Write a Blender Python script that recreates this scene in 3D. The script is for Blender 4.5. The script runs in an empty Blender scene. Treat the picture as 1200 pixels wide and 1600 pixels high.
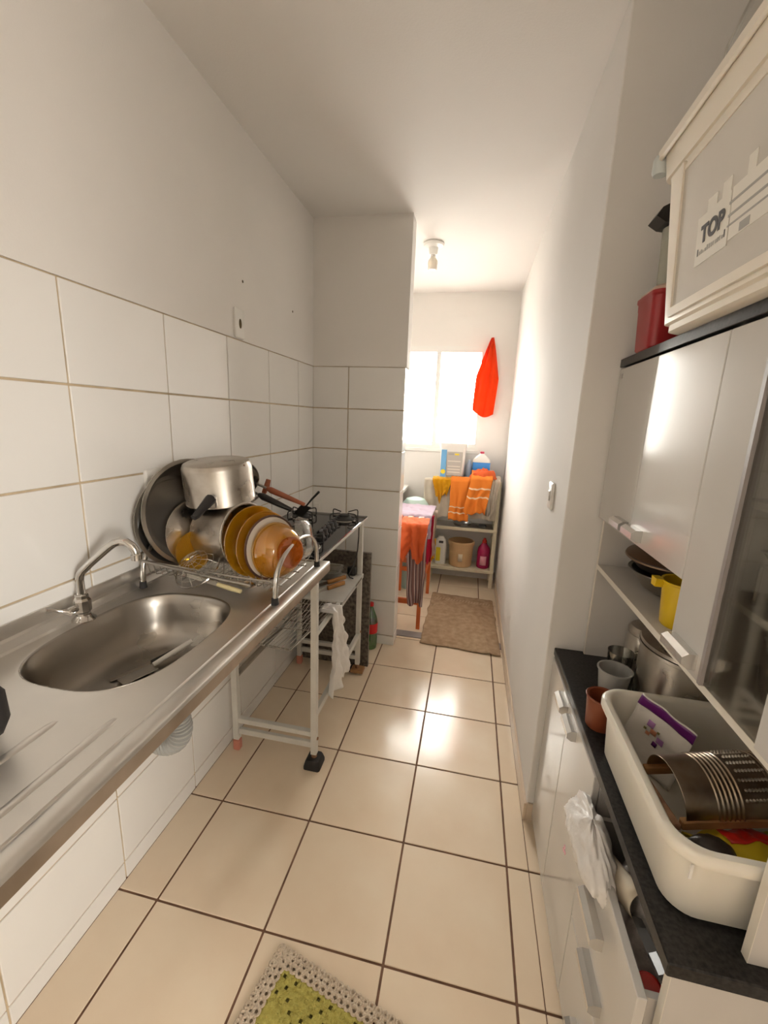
import bpy, bmesh, math, random
from math import sin, cos, pi, radians as R
from mathutils import Vector, Matrix, noise
random.seed(7)
SC = bpy.context.scene
COL = SC.collection

# ------------------------------------------------------------------ camera, world, light
cam = bpy.data.cameras.new('camera')
cam.sensor_fit = 'VERTICAL'; cam.sensor_height = 36.0; cam.sensor_width = 27.0
cam.lens = 659.83 * 36.0 / 1600.0
cam.clip_start = 0.02
camo = bpy.data.objects.new('camera', cam); COL.objects.link(camo)
camo.location = (0.9659, -0.0744, 1.4594)
camo.rotation_euler = (1.3546, -0.0377, 0.2047)
SC.camera = camo

world = bpy.data.worlds.new('sky'); SC.world = world; world.use_nodes = True
wb = world.node_tree.nodes['Background']
wn = world.node_tree.nodes; wlk = world.node_tree.links        # even overcast sky above a paler, duller ground
wtc = wn.new('ShaderNodeTexCoord'); wsp = wn.new('ShaderNodeSeparateXYZ'); wlk.new(wtc.outputs['Generated'], wsp.inputs[0])
wmr = wn.new('ShaderNodeMapRange'); wmr.inputs[1].default_value = -0.12; wmr.inputs[2].default_value = 0.06; wlk.new(wsp.outputs[2], wmr.inputs[0])
wrp = wn.new('ShaderNodeValToRGB'); wlk.new(wmr.outputs[0], wrp.inputs[0]); wlk.new(wrp.outputs[0], wb.inputs[0])
wrp.color_ramp.elements[0].color = (0.42, 0.39, 0.35, 1); wrp.color_ramp.elements[1].color = (1.0, 0.955, 0.88, 1)
wb.inputs[1].default_value = 28.0

XL_ = -0.38
def portal(name, loc, rot, sx, sy):
    l = bpy.data.lights.new(name, 'AREA'); l.shape = 'RECTANGLE'; l.size = sx; l.size_y = sy
    l.cycles.is_portal = True
    o = bpy.data.objects.new(name, l); COL.objects.link(o); o.location = loc; o.rotation_euler = rot
portal('laundry_window_portal', (0.68, 3.99, 1.66), (R(-90), 0, 0), 0.70, 0.90)
portal('laundry_side_portal', (XL_-0.09, 3.325, 1.725), (0, R(-90), 0), 0.25, 0.25)  # serves the unseen opening added to brighten the laundry
portal('living_fill_portal', (3.31, -1.75, 1.61), (0, R(90), 0), 0.98, 0.8)  # serves the opening added behind the camera as fill light

SC.view_settings.view_transform = 'Standard'
SC.view_settings.look = 'None'
SC.view_settings.gamma = 1.0
SC.view_settings.use_curve_mapping = False
SC.view_settings.exposure = 1.06

# ------------------------------------------------------------------ materials
def mat(name, col, rough=0.5, metal=0.0, var=0.0, vscale=6.0, bump=0.0, bscale=60.0, col2=None, spec=0.5, coat=0.0, trans=0.0, alpha=1.0, emit=None, stretch=None, detail=4.0, rvar=0.0, sheen=0.0, sss=0.0):
    m = bpy.data.materials.new(name); m.use_nodes = True
    nt = m.node_tree; n = nt.nodes; L = nt.links
    b = n['Principled BSDF']
    c = tuple(col) + (1.0,)
    b.inputs['Base Color'].default_value = c
    b.inputs['Roughness'].default_value = rough
    b.inputs['Metallic'].default_value = metal
    b.inputs['Specular IOR Level'].default_value = spec
    b.inputs['Coat Weight'].default_value = coat
    b.inputs['Coat Roughness'].default_value = 0.06
    b.inputs['Transmission Weight'].default_value = trans
    b.inputs['Alpha'].default_value = alpha
    if sheen: b.inputs['Sheen Weight'].default_value = sheen
    if sss:
        b.inputs['Subsurface Weight'].default_value = sss
        b.inputs['Subsurface Radius'].default_value = (0.02, 0.015, 0.01)
    if emit:
        b.inputs['Emission Color'].default_value = tuple(emit[:3]) + (1,); b.inputs['Emission Strength'].default_value = emit[3]
    if var or col2 or bump or rvar:
        tc = n.new('ShaderNodeTexCoord'); mp = n.new('ShaderNodeMapping')
        L.new(tc.outputs['Object'], mp.inputs[0])
        if stretch: mp.inputs['Scale'].default_value = stretch
    if var or col2 or rvar:
        nz = n.new('ShaderNodeTexNoise'); nz.inputs['Scale'].default_value = vscale; nz.inputs['Detail'].default_value = detail
        L.new(mp.outputs[0], nz.inputs['Vector'])
    if var or col2:
        rp = n.new('ShaderNodeValToRGB'); L.new(nz.outputs['Fac'], rp.inputs[0])
        lo = col2 if col2 else tuple(max(0, x * (1 - var)) for x in col)
        hi = col if col2 else tuple(min(1, x * (1 + var * 0.5)) for x in col)
        rp.color_ramp.elements[0].position = 0.32; rp.color_ramp.elements[1].position = 0.68
        rp.color_ramp.elements[0].color = tuple(lo) + (1,); rp.color_ramp.elements[1].color = tuple(hi) + (1,)
        L.new(rp.outputs[0], b.inputs['Base Color'])
    if rvar:
        mr = n.new('ShaderNodeMapRange'); L.new(nz.outputs['Fac'], mr.inputs[0])
        mr.inputs[1].default_value = .3; mr.inputs[2].default_value = .7
        mr.inputs[3].default_value = max(0.02, rough - rvar); mr.inputs[4].default_value = min(1, rough + rvar)
        L.new(mr.outputs[0], b.inputs['Roughness'])
    if bump:
        n2 = n.new('ShaderNodeTexNoise'); n2.inputs['Scale'].default_value = bscale; n2.inputs['Detail'].default_value = 3
        L.new(mp.outputs[0], n2.inputs['Vector'])
        bp = n.new('ShaderNodeBump'); bp.inputs['Strength'].default_value = bump; bp.inputs['Distance'].default_value = 0.01
        L.new(n2.outputs['Fac'], bp.inputs['Height']); L.new(bp.outputs[0], b.inputs['Normal'])
    return m

def glassmat(name, tint, gloss=0.12, grough=0.02):
    m = bpy.data.materials.new(name); m.use_nodes = True
    nt = m.node_tree; n = nt.nodes; L = nt.links; n.remove(n['Principled BSDF'])
    t = n.new('ShaderNodeBsdfTransparent'); t.inputs[0].default_value = tuple(tint) + (1,)
    g = n.new('ShaderNodeBsdfGlossy'); g.inputs['Roughness'].default_value = grough; g.inputs[0].default_value = (1, 1, 1, 1)
    lw = n.new('ShaderNodeLayerWeight'); lw.inputs[0].default_value = 0.35
    mm = n.new('ShaderNodeMath'); mm.operation = 'MULTIPLY_ADD'; mm.inputs[1].default_value = 0.6; mm.inputs[2].default_value = gloss * 0.4
    L.new(lw.outputs['Fresnel'], mm.inputs[0])
    mx = n.new('ShaderNodeMixShader'); L.new(mm.outputs[0], mx.inputs[0]); L.new(t.outputs[0], mx.inputs[1]); L.new(g.outputs[0], mx.inputs[2])
    L.new(mx.outputs[0], n['Material Output'].inputs[0])
    return m

def clothmat(name, col, col2=None, vscale=8, tr=0.25, bump=0.25):
    m = mat(name, col, 0.9, col2=col2, var=0.0 if col2 else 0.12, vscale=vscale, bump=bump, bscale=220, spec=0.15, sheen=0.15)
    nt = m.node_tree; b = nt.nodes['Principled BSDF']; out = nt.nodes['Material Output']
    t = nt.nodes.new('ShaderNodeBsdfTranslucent'); t.inputs[0].default_value = tuple(col) + (1,)
    mx = nt.nodes.new('ShaderNodeMixShader'); mx.inputs[0].default_value = tr
    nt.links.new(b.outputs[0], mx.inputs[1]); nt.links.new(t.outputs[0], mx.inputs[2]); nt.links.new(mx.outputs[0], out.inputs[0])
    return m

def stripemat(name, base, stripes, axis=0, scale=1.0, rough=0.9, coord='UV'):
    """constant colour ramp along one coordinate: woven / printed stripes"""
    m = mat(name, base, rough, spec=0.15, bump=0.2, bscale=220)
    nt = m.node_tree; n = nt.nodes; L = nt.links; b = n['Principled BSDF']
    tc = n.new('ShaderNodeTexCoord'); sp = n.new('ShaderNodeSeparateXYZ'); L.new(tc.outputs[coord], sp.inputs[0])
    mu = n.new('ShaderNodeMath'); mu.operation = 'MULTIPLY'; mu.inputs[1].default_value = scale; L.new(sp.outputs[axis], mu.inputs[0])
    fr = n.new('ShaderNodeMath'); fr.operation = 'FRACT'; L.new(mu.outputs[0], fr.inputs[0])
    rp = n.new('ShaderNodeValToRGB'); rp.color_ramp.interpolation = 'CONSTANT'
    els = rp.color_ramp.elements
    els[0].position = 0; els[0].color = tuple(stripes[0][1]) + (1,)
    els[1].position = stripes[1][0]; els[1].color = tuple(stripes[1][1]) + (1,)
    for p, c in stripes[2:]:
        e = els.new(p); e.color = tuple(c) + (1,)
    L.new(fr.outputs[0], rp.inputs[0]); L.new(rp.outputs[0], b.inputs['Base Color'])
    return m

M = {}
M['paint'] = mat('wall_paint', (0.80, 0.77, 0.735), 0.85, spec=0.25, var=0.03, vscale=2.0, bump=0.04, bscale=180)
M['living'] = mat('living_room_dimmed', (0.45, 0.42, 0.38), 0.85, spec=0.25)  # unseen walls made darker to cut the light they bounce into the kitchen
M['ceiling'] = mat('ceiling_paint', (0.80, 0.77, 0.735), 0.75, bump=0.05, bscale=160)
M['tile'] = mat('white_wall_tile', (0.84, 0.82, 0.79), 0.16, var=0.025, vscale=3.0, bump=0.015, bscale=9, spec=0.5)
M['grout'] = mat('wall_grout', (0.58, 0.46, 0.31), 0.9, var=0.25, vscale=14)
M['floor_tile'] = mat('cream_floor_tile', (0.88, 0.745, 0.57), 0.20, col2=(0.82, 0.66, 0.485), vscale=4.0, bump=0.012, bscale=10, rvar=0.06, detail=6)
M['floor_grout'] = mat('brown_floor_grout', (0.20, 0.105, 0.065), 0.9, var=0.3, vscale=20)
M['white_paint'] = mat('white_enamel', (0.78, 0.77, 0.74), 0.4)
M['white_plastic'] = mat('white_plastic', (0.82, 0.80, 0.76), 0.35)
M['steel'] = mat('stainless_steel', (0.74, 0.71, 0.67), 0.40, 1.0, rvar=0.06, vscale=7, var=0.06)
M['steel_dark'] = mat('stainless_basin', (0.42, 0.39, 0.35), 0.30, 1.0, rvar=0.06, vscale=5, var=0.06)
M['apron'] = mat('stained_front_edge', (0.42, 0.33, 0.25), 0.35, 0.7, col2=(0.28, 0.21, 0.15), vscale=9)
M['chrome'] = mat('chrome', (0.62, 0.60, 0.57), 0.14, 1.0)
M['alu'] = mat('aluminium', (0.62, 0.585, 0.53), 0.30, 1.0, rvar=0.08, vscale=9, var=0.12, bump=0.015, bscale=25)
M['alu_dull'] = mat('dull_aluminium', (0.42, 0.39, 0.35), 0.42, 1.0, rvar=0.08, vscale=6, var=0.15)
M['alu_stain'] = mat('scorched_aluminium', (0.60, 0.565, 0.51), 0.32, 1.0, rvar=0.10, vscale=11, col2=(0.34, 0.29, 0.24))
M['black'] = mat('black_plastic', (0.018, 0.016, 0.016), 0.35)
M['rubber'] = mat('black_rubber', (0.02, 0.018, 0.018), 0.7)
M['blackglass'] = mat('black_glass_top', (0.02, 0.02, 0.022), 0.06, spec=0.6)
M['iron'] = mat('black_cast_iron', (0.02, 0.02, 0.02), 0.5)
M['cartwhite'] = mat('grey_white_enamel', (0.68, 0.66, 0.61), 0.35, var=0.10, vscale=9, rvar=0.05)
M['rust'] = mat('rusty_steel', (0.36, 0.20, 0.11), 0.8, col2=(0.18, 0.08, 0.04), vscale=40)
M['wire'] = mat('rack_wire', (0.42, 0.39, 0.34), 0.35, 0.9, var=0.3, vscale=30)
M['granite'] = mat('dark_granite', (0.20, 0.165, 0.13), 0.3, col2=(0.030, 0.025, 0.022), vscale=55, detail=8)
M['blackgranite'] = mat('black_granite_look', (0.032, 0.030, 0.029), 0.28, col2=(0.008, 0.008, 0.008), vscale=160, detail=8, spec=0.25)
M['cab'] = mat('white_gloss_laminate', (0.58, 0.555, 0.52), 0.16, var=0.02, vscale=4, spec=0.5, coat=0.3)
M['cabin'] = mat('grey_white_board', (0.58, 0.545, 0.505), 0.55, var=0.04, vscale=5)
M['cabedge'] = mat('cream_edge_band', (0.72, 0.67, 0.58), 0.5)
M['handle'] = mat('silver_plastic_handle', (0.66, 0.645, 0.62), 0.22, 0.7)
M['trimgrey'] = mat('grey_edge_trim', (0.30, 0.27, 0.26), 0.4)
M['smoke'] = glassmat('smoked_glass', (0.93, 0.93, 0.90), 0.05, 0.05)
M['pane'] = glassmat('window_glass', (0.95, 0.96, 0.96), 0.10)
M['clear'] = glassmat('clear_plastic', (0.84, 0.83, 0.80), 0.35, 0.1)
M['clearglass'] = glassmat('clear_glass', (0.80, 0.80, 0.77), 0.5, 0.03)
def ambermat(name, tint, body, k=0.4):
    m = glassmat(name, tint, 0.2, 0.03)
    nt = m.node_tree; n = nt.nodes; L = nt.links
    mx = [x for x in n if x.bl_idname == 'ShaderNodeMixShader'][0]
    tr = [x for x in n if x.bl_idname == 'ShaderNodeBsdfTransparent'][0]
    d = n.new('ShaderNodeBsdfTranslucent'); d.inputs[0].default_value = tuple(body) + (1,)
    e = n.new('ShaderNodeBsdfDiffuse'); e.inputs[0].default_value = tuple(body) + (1,)
    a = n.new('ShaderNodeMixShader'); a.inputs[0].default_value = 0.5; L.new(d.outputs[0], a.inputs[1]); L.new(e.outputs[0], a.inputs[2])
    c = n.new('ShaderNodeMixShader'); c.inputs[0].default_value = k; L.new(tr.outputs[0], c.inputs[1]); L.new(a.outputs[0], c.inputs[2])
    L.new(c.outputs[0], mx.inputs[1])
    return m
M['amber'] = ambermat('amber_glass', (1.0, 0.80, 0.24), (1.0, 0.54, 0.015), 0.30)
M['amber_dark'] = ambermat('amber_glass_foot', (0.95, 0.52, 0.12), (0.70, 0.24, 0.02), 0.30)
M['china'] = mat('white_china', (0.80, 0.77, 0.71), 0.15)
M['brownrim'] = mat('brown_rim', (0.10, 0.05, 0.035), 0.3)
M['woodred'] = mat('reddish_bakelite', (0.34, 0.10, 0.045), 0.45, var=0.2, vscale=12)
M['wood'] = mat('orange_wood', (0.50, 0.24, 0.07), 0.5, col2=(0.32, 0.13, 0.035), vscale=8, stretch=(1, 8, 1))
M['woodboard'] = mat('worn_wood', (0.46, 0.24, 0.09), 0.6, col2=(0.26, 0.12, 0.045), vscale=10, stretch=(2, 12, 2))
M['rackwood'] = mat('orange_painted_wood', (0.62, 0.13, 0.025), 0.45, var=0.15, vscale=6)
M['tub'] = mat('milky_plastic_tub', (0.80, 0.755, 0.66), 0.35, sss=0.15, var=0.02, vscale=5)
M['boxplastic'] = mat('translucent_box_plastic', (0.80, 0.73, 0.62), 0.3, sss=0.2, var=0.03, vscale=5)
M['boxface'] = mat('greyish_box_window', (0.62, 0.58, 0.52), 0.25, var=0.06, vscale=5)
M['sticker'] = mat('pale_sticker', (0.74, 0.70, 0.62), 0.5)
M['ink'] = mat('dark_ink', (0.06, 0.055, 0.055), 0.6)
M['inkgrey'] = mat('grey_ink', (0.36, 0.34, 0.31), 0.6)
M['red'] = mat('red_plastic', (0.36, 0.018, 0.022), 0.3)
M['darkred'] = mat('brown_red_plastic', (0.22, 0.055, 0.022), 0.35)
M['yellow'] = mat('yellow_plastic', (0.72, 0.48, 0.012), 0.3)
M['bag'] = mat('white_plastic_film', (0.80, 0.765, 0.73), 0.35, trans=0.0, var=0.05, vscale=20, bump=0.5, bscale=35)
M['bagprint'] = mat('printed_plastic_film', (0.78, 0.74, 0.68), 0.3, bump=0.3, bscale=30)
M['purple'] = mat('purple_print', (0.13, 0.012, 0.15), 0.3)
M['lilacp'] = mat('lilac_print', (0.46, 0.22, 0.50), 0.4)
M['peach'] = mat('peach_print', (0.66, 0.27, 0.16), 0.4)
M['olive'] = mat('olive_print', (0.22, 0.20, 0.06), 0.4)
M['brightyellow'] = mat('yellow_pack', (0.68, 0.50, 0.02), 0.35)
M['redpack'] = mat('red_pack', (0.60, 0.02, 0.012), 0.35)
M['darkpan'] = mat('dark_pan', (0.030, 0.022, 0.018), 0.4)
M['copperlid'] = mat('brown_metal_lid', (0.25, 0.17, 0.115), 0.3, 0.9)
M['green'] = glassmat('green_bottle', (0.20, 0.55, 0.16), 0.3, 0.05)
M['redlabel'] = mat('red_label', (0.62, 0.01, 0.012), 0.4)
M['burlap'] = mat('burlap', (0.50, 0.36, 0.235), 0.95, col2=(0.37, 0.25, 0.15), vscale=26, bump=0.6, bscale=160, spec=0.1)
M['burlapedge'] = mat('burlap_fringe', (0.60, 0.45, 0.32), 0.95, spec=0.1)
M['crochet'] = mat('lime_crochet', (0.56, 0.50, 0.14), 0.95, col2=(0.45, 0.38, 0.09), vscale=90, bump=0.9, bscale=170, spec=0.1)
M['crochetedge'] = mat('cream_crochet', (0.78, 0.65, 0.50), 0.95, col2=(0.64, 0.51, 0.38), vscale=60, bump=0.9, bscale=170, spec=0.1)
M['hole'] = mat('dark_hole', (0.10, 0.07, 0.03), 0.95)
M['orangecloth'] = clothmat('orange_red_cloth', (0.95, 0.075, 0.008), tr=0.35)
M['yellowcloth'] = clothmat('mustard_cloth', (0.75, 0.36, 0.01))
M['towel'] = stripemat('orange_towel', (0.80, 0.23, 0.035), [(0, (0.80, 0.23, 0.035)), (0.70, (0.84, 0.62, 0.42)), (0.725, (0.80, 0.23, 0.035)), (0.82, (0.84, 0.62, 0.42)), (0.845, (0.80, 0.23, 0.035))], axis=1)
M['towel2'] = stripemat('orange_towel_folded', (0.80, 0.23, 0.035), [(0, (0.80, 0.23, 0.035)), (0.48, (0.84, 0.62, 0.42)), (0.51, (0.80, 0.23, 0.035)), (0.66, (0.84, 0.62, 0.42)), (0.69, (0.80, 0.23, 0.035))], axis=1)
M['sheet'] = clothmat('cream_sheet', (0.72, 0.64, 0.53), tr=0.3)
M['lilac'] = clothmat('lilac_cloth', (0.64, 0.52, 0.62), tr=0.3)
M['coral'] = clothmat('coral_cloth', (0.86, 0.17, 0.05))
M['crimson'] = clothmat('crimson_cloth', (0.55, 0.012, 0.05))
M['floral'] = clothmat('pale_floral_cloth', (0.66, 0.58, 0.46), col2=(0.50, 0.30, 0.26), vscale=22)
M['striped'] = stripemat('striped_shirt', (0.30, 0.18, 0.16), [(0, (0.27, 0.145, 0.13)), (0.30, (0.62, 0.50, 0.46)), (0.42, (0.12, 0.07, 0.08)), (0.60, (0.36, 0.22, 0.20)), (0.80, (0.66, 0.55, 0.50)), (0.88, (0.16, 0.10, 0.11))], axis=0, scale=3)
M['shelfpl'] = mat('cream_plastic_shelf', (0.74, 0.67, 0.50), 0.5, var=0.08, vscale=8)
M['shelfdark'] = mat('grimy_shelf_top', (0.30, 0.26, 0.21), 0.6, var=0.2, vscale=9)
M['bucket'] = mat('tan_bucket', (0.66, 0.43, 0.22), 0.5, var=0.06, vscale=12)
M['pinkbottle'] = mat('magenta_bottle', (0.40, 0.012, 0.085), 0.2)
M['blueliq'] = mat('blue_liquid', (0.06, 0.30, 0.80), 0.2)
M['bluelabel'] = mat('blue_label', (0.16, 0.42, 0.72), 0.4)
M['yellowlabel'] = mat('yellow_label', (0.85, 0.66, 0.03), 0.4)
M['greylabel'] = mat('grey_label', (0.48, 0.45, 0.41), 0.5)
M['pinklabel'] = mat('pink_label', (0.80, 0.35, 0.45), 0.5)
M['teal'] = mat('pale_teal_plastic', (0.45, 0.60, 0.55), 0.4)
M['darkgrey'] = mat('dark_grey_plastic', (0.10, 0.095, 0.085), 0.5)
M['hose'] = mat('grey_hose', (0.30, 0.295, 0.275), 0.5)
M['bulb'] = mat('bulb_glass', (0.85, 0.78, 0.66), 0.15, sss=0.2)
M['base'] = mat('skirting_tile', (0.66, 0.53, 0.40), 0.35, var=0.05, vscale=6)
M['pinkfoot'] = mat('pink_plastic_foot', (0.62, 0.24, 0.17), 0.5)
M['goldhandle'] = mat('cream_handle', (0.72, 0.62, 0.34), 0.4)
M['cardboard'] = mat('cream_card', (0.72, 0.62, 0.47), 0.7)
M['knife'] = mat('grey_blade', (0.07, 0.065, 0.06), 0.75, spec=0.1)

# ------------------------------------------------------------------ mesh helpers
def NB(): return bmesh.new()

def box(bm, x0, x1, y0, y1, z0, z1, bev=0.0, seg=1):
    vs = [bm.verts.new(p) for p in ((x0,y0,z0),(x1,y0,z0),(x1,y1,z0),(x0,y1,z0),(x0,y0,z1),(x1,y0,z1),(x1,y1,z1),(x0,y1,z1))]
    fs = [bm.faces.new([vs[i] for i in f]) for f in ((3,2,1,0),(4,5,6,7),(0,1,5,4),(1,2,6,5),(2,3,7,6),(3,0,4,7))]
    if bev > 0:
        es = list({e for f in fs for e in f.edges})
        bmesh.ops.bevel(bm, geom=es, offset=bev, segments=seg, affect='EDGES', profile=0.5)
    return bm

def tube(bm, pts, r, seg=8, closed=False, caps=True):
    pts = [Vector(p) for p in pts]; n = len(pts)
    rs = r if isinstance(r, (list, tuple)) else [r] * n
    rings = []; prev = None
    for i, p in enumerate(pts):
        if closed: t = pts[(i+1) % n] - pts[i-1]
        elif i == 0: t = pts[1] - p
        elif i == n-1: t = p - pts[i-1]
        else: t = (pts[i+1] - p).normalized() + (p - pts[i-1]).normalized()
        t = t.normalized() if t.length > 1e-9 else Vector((0,0,1))
        if prev is None:
            a = Vector((0,0,1)) if abs(t.z) < 0.9 else Vector((1,0,0))
            u = t.cross(a).normalized()
        else:
            u = (prev - t * prev.dot(t))
            u = u.normalized() if u.length > 1e-6 else t.orthogonal().normalized()
        prev = u; v = t.cross(u)
        rings.append([bm.verts.new(p + (u * cos(2*pi*k/seg) + v * sin(2*pi*k/seg)) * rs[i]) for k in range(seg)])
    m = n if closed else n-1
    for i in range(m):
        A, B = rings[i], rings[(i+1) % n]
        for k in range(seg):
            bm.faces.new((A[k], A[(k+1) % seg], B[(k+1) % seg], B[k]))
    if caps and not closed:
        bm.faces.new(rings[0][::-1]); bm.faces.new(rings[-1])
    return bm

def lathe(bm, prof, seg=32, cx=0, cy=0, z0=0, ax='z'):
    def P(r, z, a):
        if ax == 'z': return (cx + r*cos(a), cy + r*sin(a), z0 + z)
    rings = []
    for r, z in prof:
        if r < 1e-6: rings.append([bm.verts.new(P(0, z, 0))])
        else: rings.append([bm.verts.new(P(r, z, 2*pi*k/seg)) for k in range(seg)])
    for A, B in zip(rings, rings[1:]):
        if len(A) == 1 and len(B) == 1: continue
        for k in range(seg):
            k2 = (k+1) % seg
            if len(A) == 1: bm.faces.new((A[0], B[k2], B[k]))
            elif len(B) == 1: bm.faces.new((A[k], A[k2], B[0]))
            else: bm.faces.new((A[k], A[k2], B[k2], B[k]))
    bmesh.ops.recalc_face_normals(bm, faces=bm.faces)
    return bm

def prism(bm, poly, a0, a1, axis='z'):
    def P(p, h):
        if axis == 'z': return (p[0], p[1], h)
        if axis == 'y': return (p[0], h, p[1])
        return (h, p[0], p[1])
    A = [bm.verts.new(P(p, a0)) for p in poly]; B = [bm.verts.new(P(p, a1)) for p in poly]
    n = len(poly)
    fs = [bm.faces.new(A[::-1]), bm.faces.new(B)]
    for i in range(n): fs.append(bm.faces.new((A[i], A[(i+1) % n], B[(i+1) % n], B[i])))
    bmesh.ops.recalc_face_normals(bm, faces=fs)
    return bm

def sheet(bm, fn, nu, nv):
    uvl = bm.loops.layers.uv.verify()
    g = [[bm.verts.new(fn(i/nu, j/nv)) for j in range(nv+1)] for i in range(nu+1)]
    for i in range(nu):
        for j in range(nv):
            f = bm.faces.new((g[i][j], g[i+1][j], g[i+1][j+1], g[i][j+1]))
            for l, (a, b) in zip(f.loops, ((i,j),(i+1,j),(i+1,j+1),(i,j+1))): l[uvl].uv = (a/nu, b/nv)
    return bm

def rrect(cx, cy, hx, hy, r, seg=5):
    out = []
    for sx, sy, a0 in ((1,1,0),(-1,1,90),(-1,-1,180),(1,-1,270)):
        for k in range(seg+1):
            a = R(a0 + 90*k/seg)
            out.append((cx + sx*(hx-r) + r*cos(a), cy + sy*(hy-r) + r*sin(a)))
    return out

def loft(bm, rings, cap0=True, cap1=True, closed_loop=False):
    V = [[bm.verts.new(p) for p in ring] for ring in rings]
    n = len(V[0]); fs = []
    pairs = list(zip(V, V[1:])) + ([(V[-1], V[0])] if closed_loop else [])
    for A, B in pairs:
        for k in range(n): fs.append(bm.faces.new((A[k], A[(k+1) % n], B[(k+1) % n], B[k])))
    if not closed_loop:
        if cap0: fs.append(bm.faces.new(V[0][::-1]))
        if cap1: fs.append(bm.faces.new(V[-1]))
    bmesh.ops.recalc_face_normals(bm, faces=fs)
    return bm

def arc(c, r, a0, a1, n, u, v):
    c, u, v = Vector(c), Vector(u), Vector(v)
    return [c + u*(r*cos(R(a0+(a1-a0)*k/n))) + v*(r*sin(R(a0+(a1-a0)*k/n))) for k in range(n+1)]

def mesh(name, bm, m, smooth=True, ang=35):
    me = bpy.data.meshes.new(name); bm.to_mesh(me); bm.free()
    me.materials.append(M[m] if isinstance(m, str) else m)
    if smooth:
        me.shade_smooth(); me.set_sharp_from_angle(angle=R(ang))
    return me

def link(name, me, parent=None, loc=None, rot=None):
    o = bpy.data.objects.new(name, me); COL.objects.link(o)
    if parent is not None: o.parent = parent
    if loc is not None: o.location = loc
    if rot is not None: o.rotation_euler = rot
    return o

def obj(name, bm, m, parent=None, smooth=True, ang=35, solid=0.0, sub=0, loc=None, rot=None):
    o = link(name, mesh(name, bm, m, smooth, ang), parent, loc, rot)
    if solid:
        md = o.modifiers.new('thickness', 'SOLIDIFY'); md.thickness = solid; md.offset = 0
    if sub:
        md = o.modifiers.new('smooth', 'SUBSURF'); md.levels = sub; md.render_levels = sub
    return o

def thing(name, label, cat, loc=(0,0,0), rot=(0,0,0), group=None):
    o = bpy.data.objects.new(name, None); COL.objects.link(o)
    o.empty_display_size = 0.05
    o.location = loc; o.rotation_euler = rot
    o['label'] = label; o['category'] = cat
    if group: o['group'] = group
    return o

def tag(o, label, cat, group=None, kind=None):
    o['label'] = label; o['category'] = cat
    if group: o['group'] = group
    if kind: o['kind'] = kind
    return o

def struct(name, bm, m, label=None, cat=None, smooth=False):
    o = obj(name, bm, m, smooth=smooth); o['kind'] = 'structure'
    if label: o['label'] = label
    if cat: o['category'] = cat
    return o

def nz(x, y, z=0.0, s=1.0): return noise.noise(Vector((x*s, y*s, z*s)))

# ------------------------------------------------------------------ the room
T = 0.35325; GX, GY = 0.1351, 0.7815            # floor tile pitch and joint origin
W, H, ZT, Y0 = 0.3499, 0.2414, 1.7544, 0.8136   # wall tile pitch, top of tiling, joint origin
YC, XP, ZC, XJ = 2.437, 0.5617, 2.54, 0.2215    # partition face, its free end, ceiling, joint
YPB = 2.56                                      # back of the partition
XR, YE = 1.275, 1.335                           # right wall face and its near end
XA = 1.715                                      # wall behind the cabinets
YB = 3.875                                      # laundry back wall
YF = -2.6                                       # wall behind the camera
XL = -0.38                                      # laundry left wall

fl = struct('floor', box(NB(), -0.55, 3.35, YF-0.12, YB+0.12, -0.10, -0.003), 'floor_grout', 'cream ceramic tiled floor with brown grout', 'floor')
def floor_tiles(x0, x1, y0, y1, gx, gy, nx0, nx1, ny0, ny1):
    g = 0.0034; cache = {}
    for i in range(nx0, nx1):
        for j in range(ny0, ny1):
            a0, a1 = max(x0, gx+i*T+g), min(x1, gx+(i+1)*T-g)
            b0, b1 = max(y0, gy+j*T+g), min(y1, gy+(j+1)*T-g)
            if a1-a0 < 0.01 or b1-b0 < 0.01: continue
            k = (round(a1-a0, 4), round(b1-b0, 4))
            if k not in cache: cache[k] = mesh('floor_tile', box(NB(), 0, k[0], 0, k[1], -0.008, 0, 0.0012), 'floor_tile', True, 30)
            link('tile', cache[k], fl, (a0, b0, random.uniform(-0.0003, 0.0003)))
floor_tiles(0.0, 1.265, -0.65, 2.575, GX, GY, -1, 4, -5, 6)
floor_tiles(1.2675, XA, -0.65, 1.33, GX, GY, 3, 6, -5, 3)
floor_tiles(XL, 1.265, 2.66, YB, 0.42, 2.66-0.10, -3, 4, 0, 5)
b = NB(); box(b, 0, 3.2, YF, -0.655, -0.008, 0.0)
obj('rear_floor_screed', b, 'base', fl)['kind'] = 'stuff'

# threshold of dark stone between kitchen and laundry
struct('trim_1', box(NB(), XP-0.1, 1.262, 2.578, 2.657, -0.01, 0.004, 0.002), 'trimgrey', 'dark stone threshold strip between kitchen and laundry floor', 'threshold')

# ceiling
struct('ceiling', box(NB(), -0.55, 3.35, YF-0.12, YB+0.12, ZC, ZC+0.1), 'ceiling', 'smooth white painted ceiling', 'ceiling')

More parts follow.
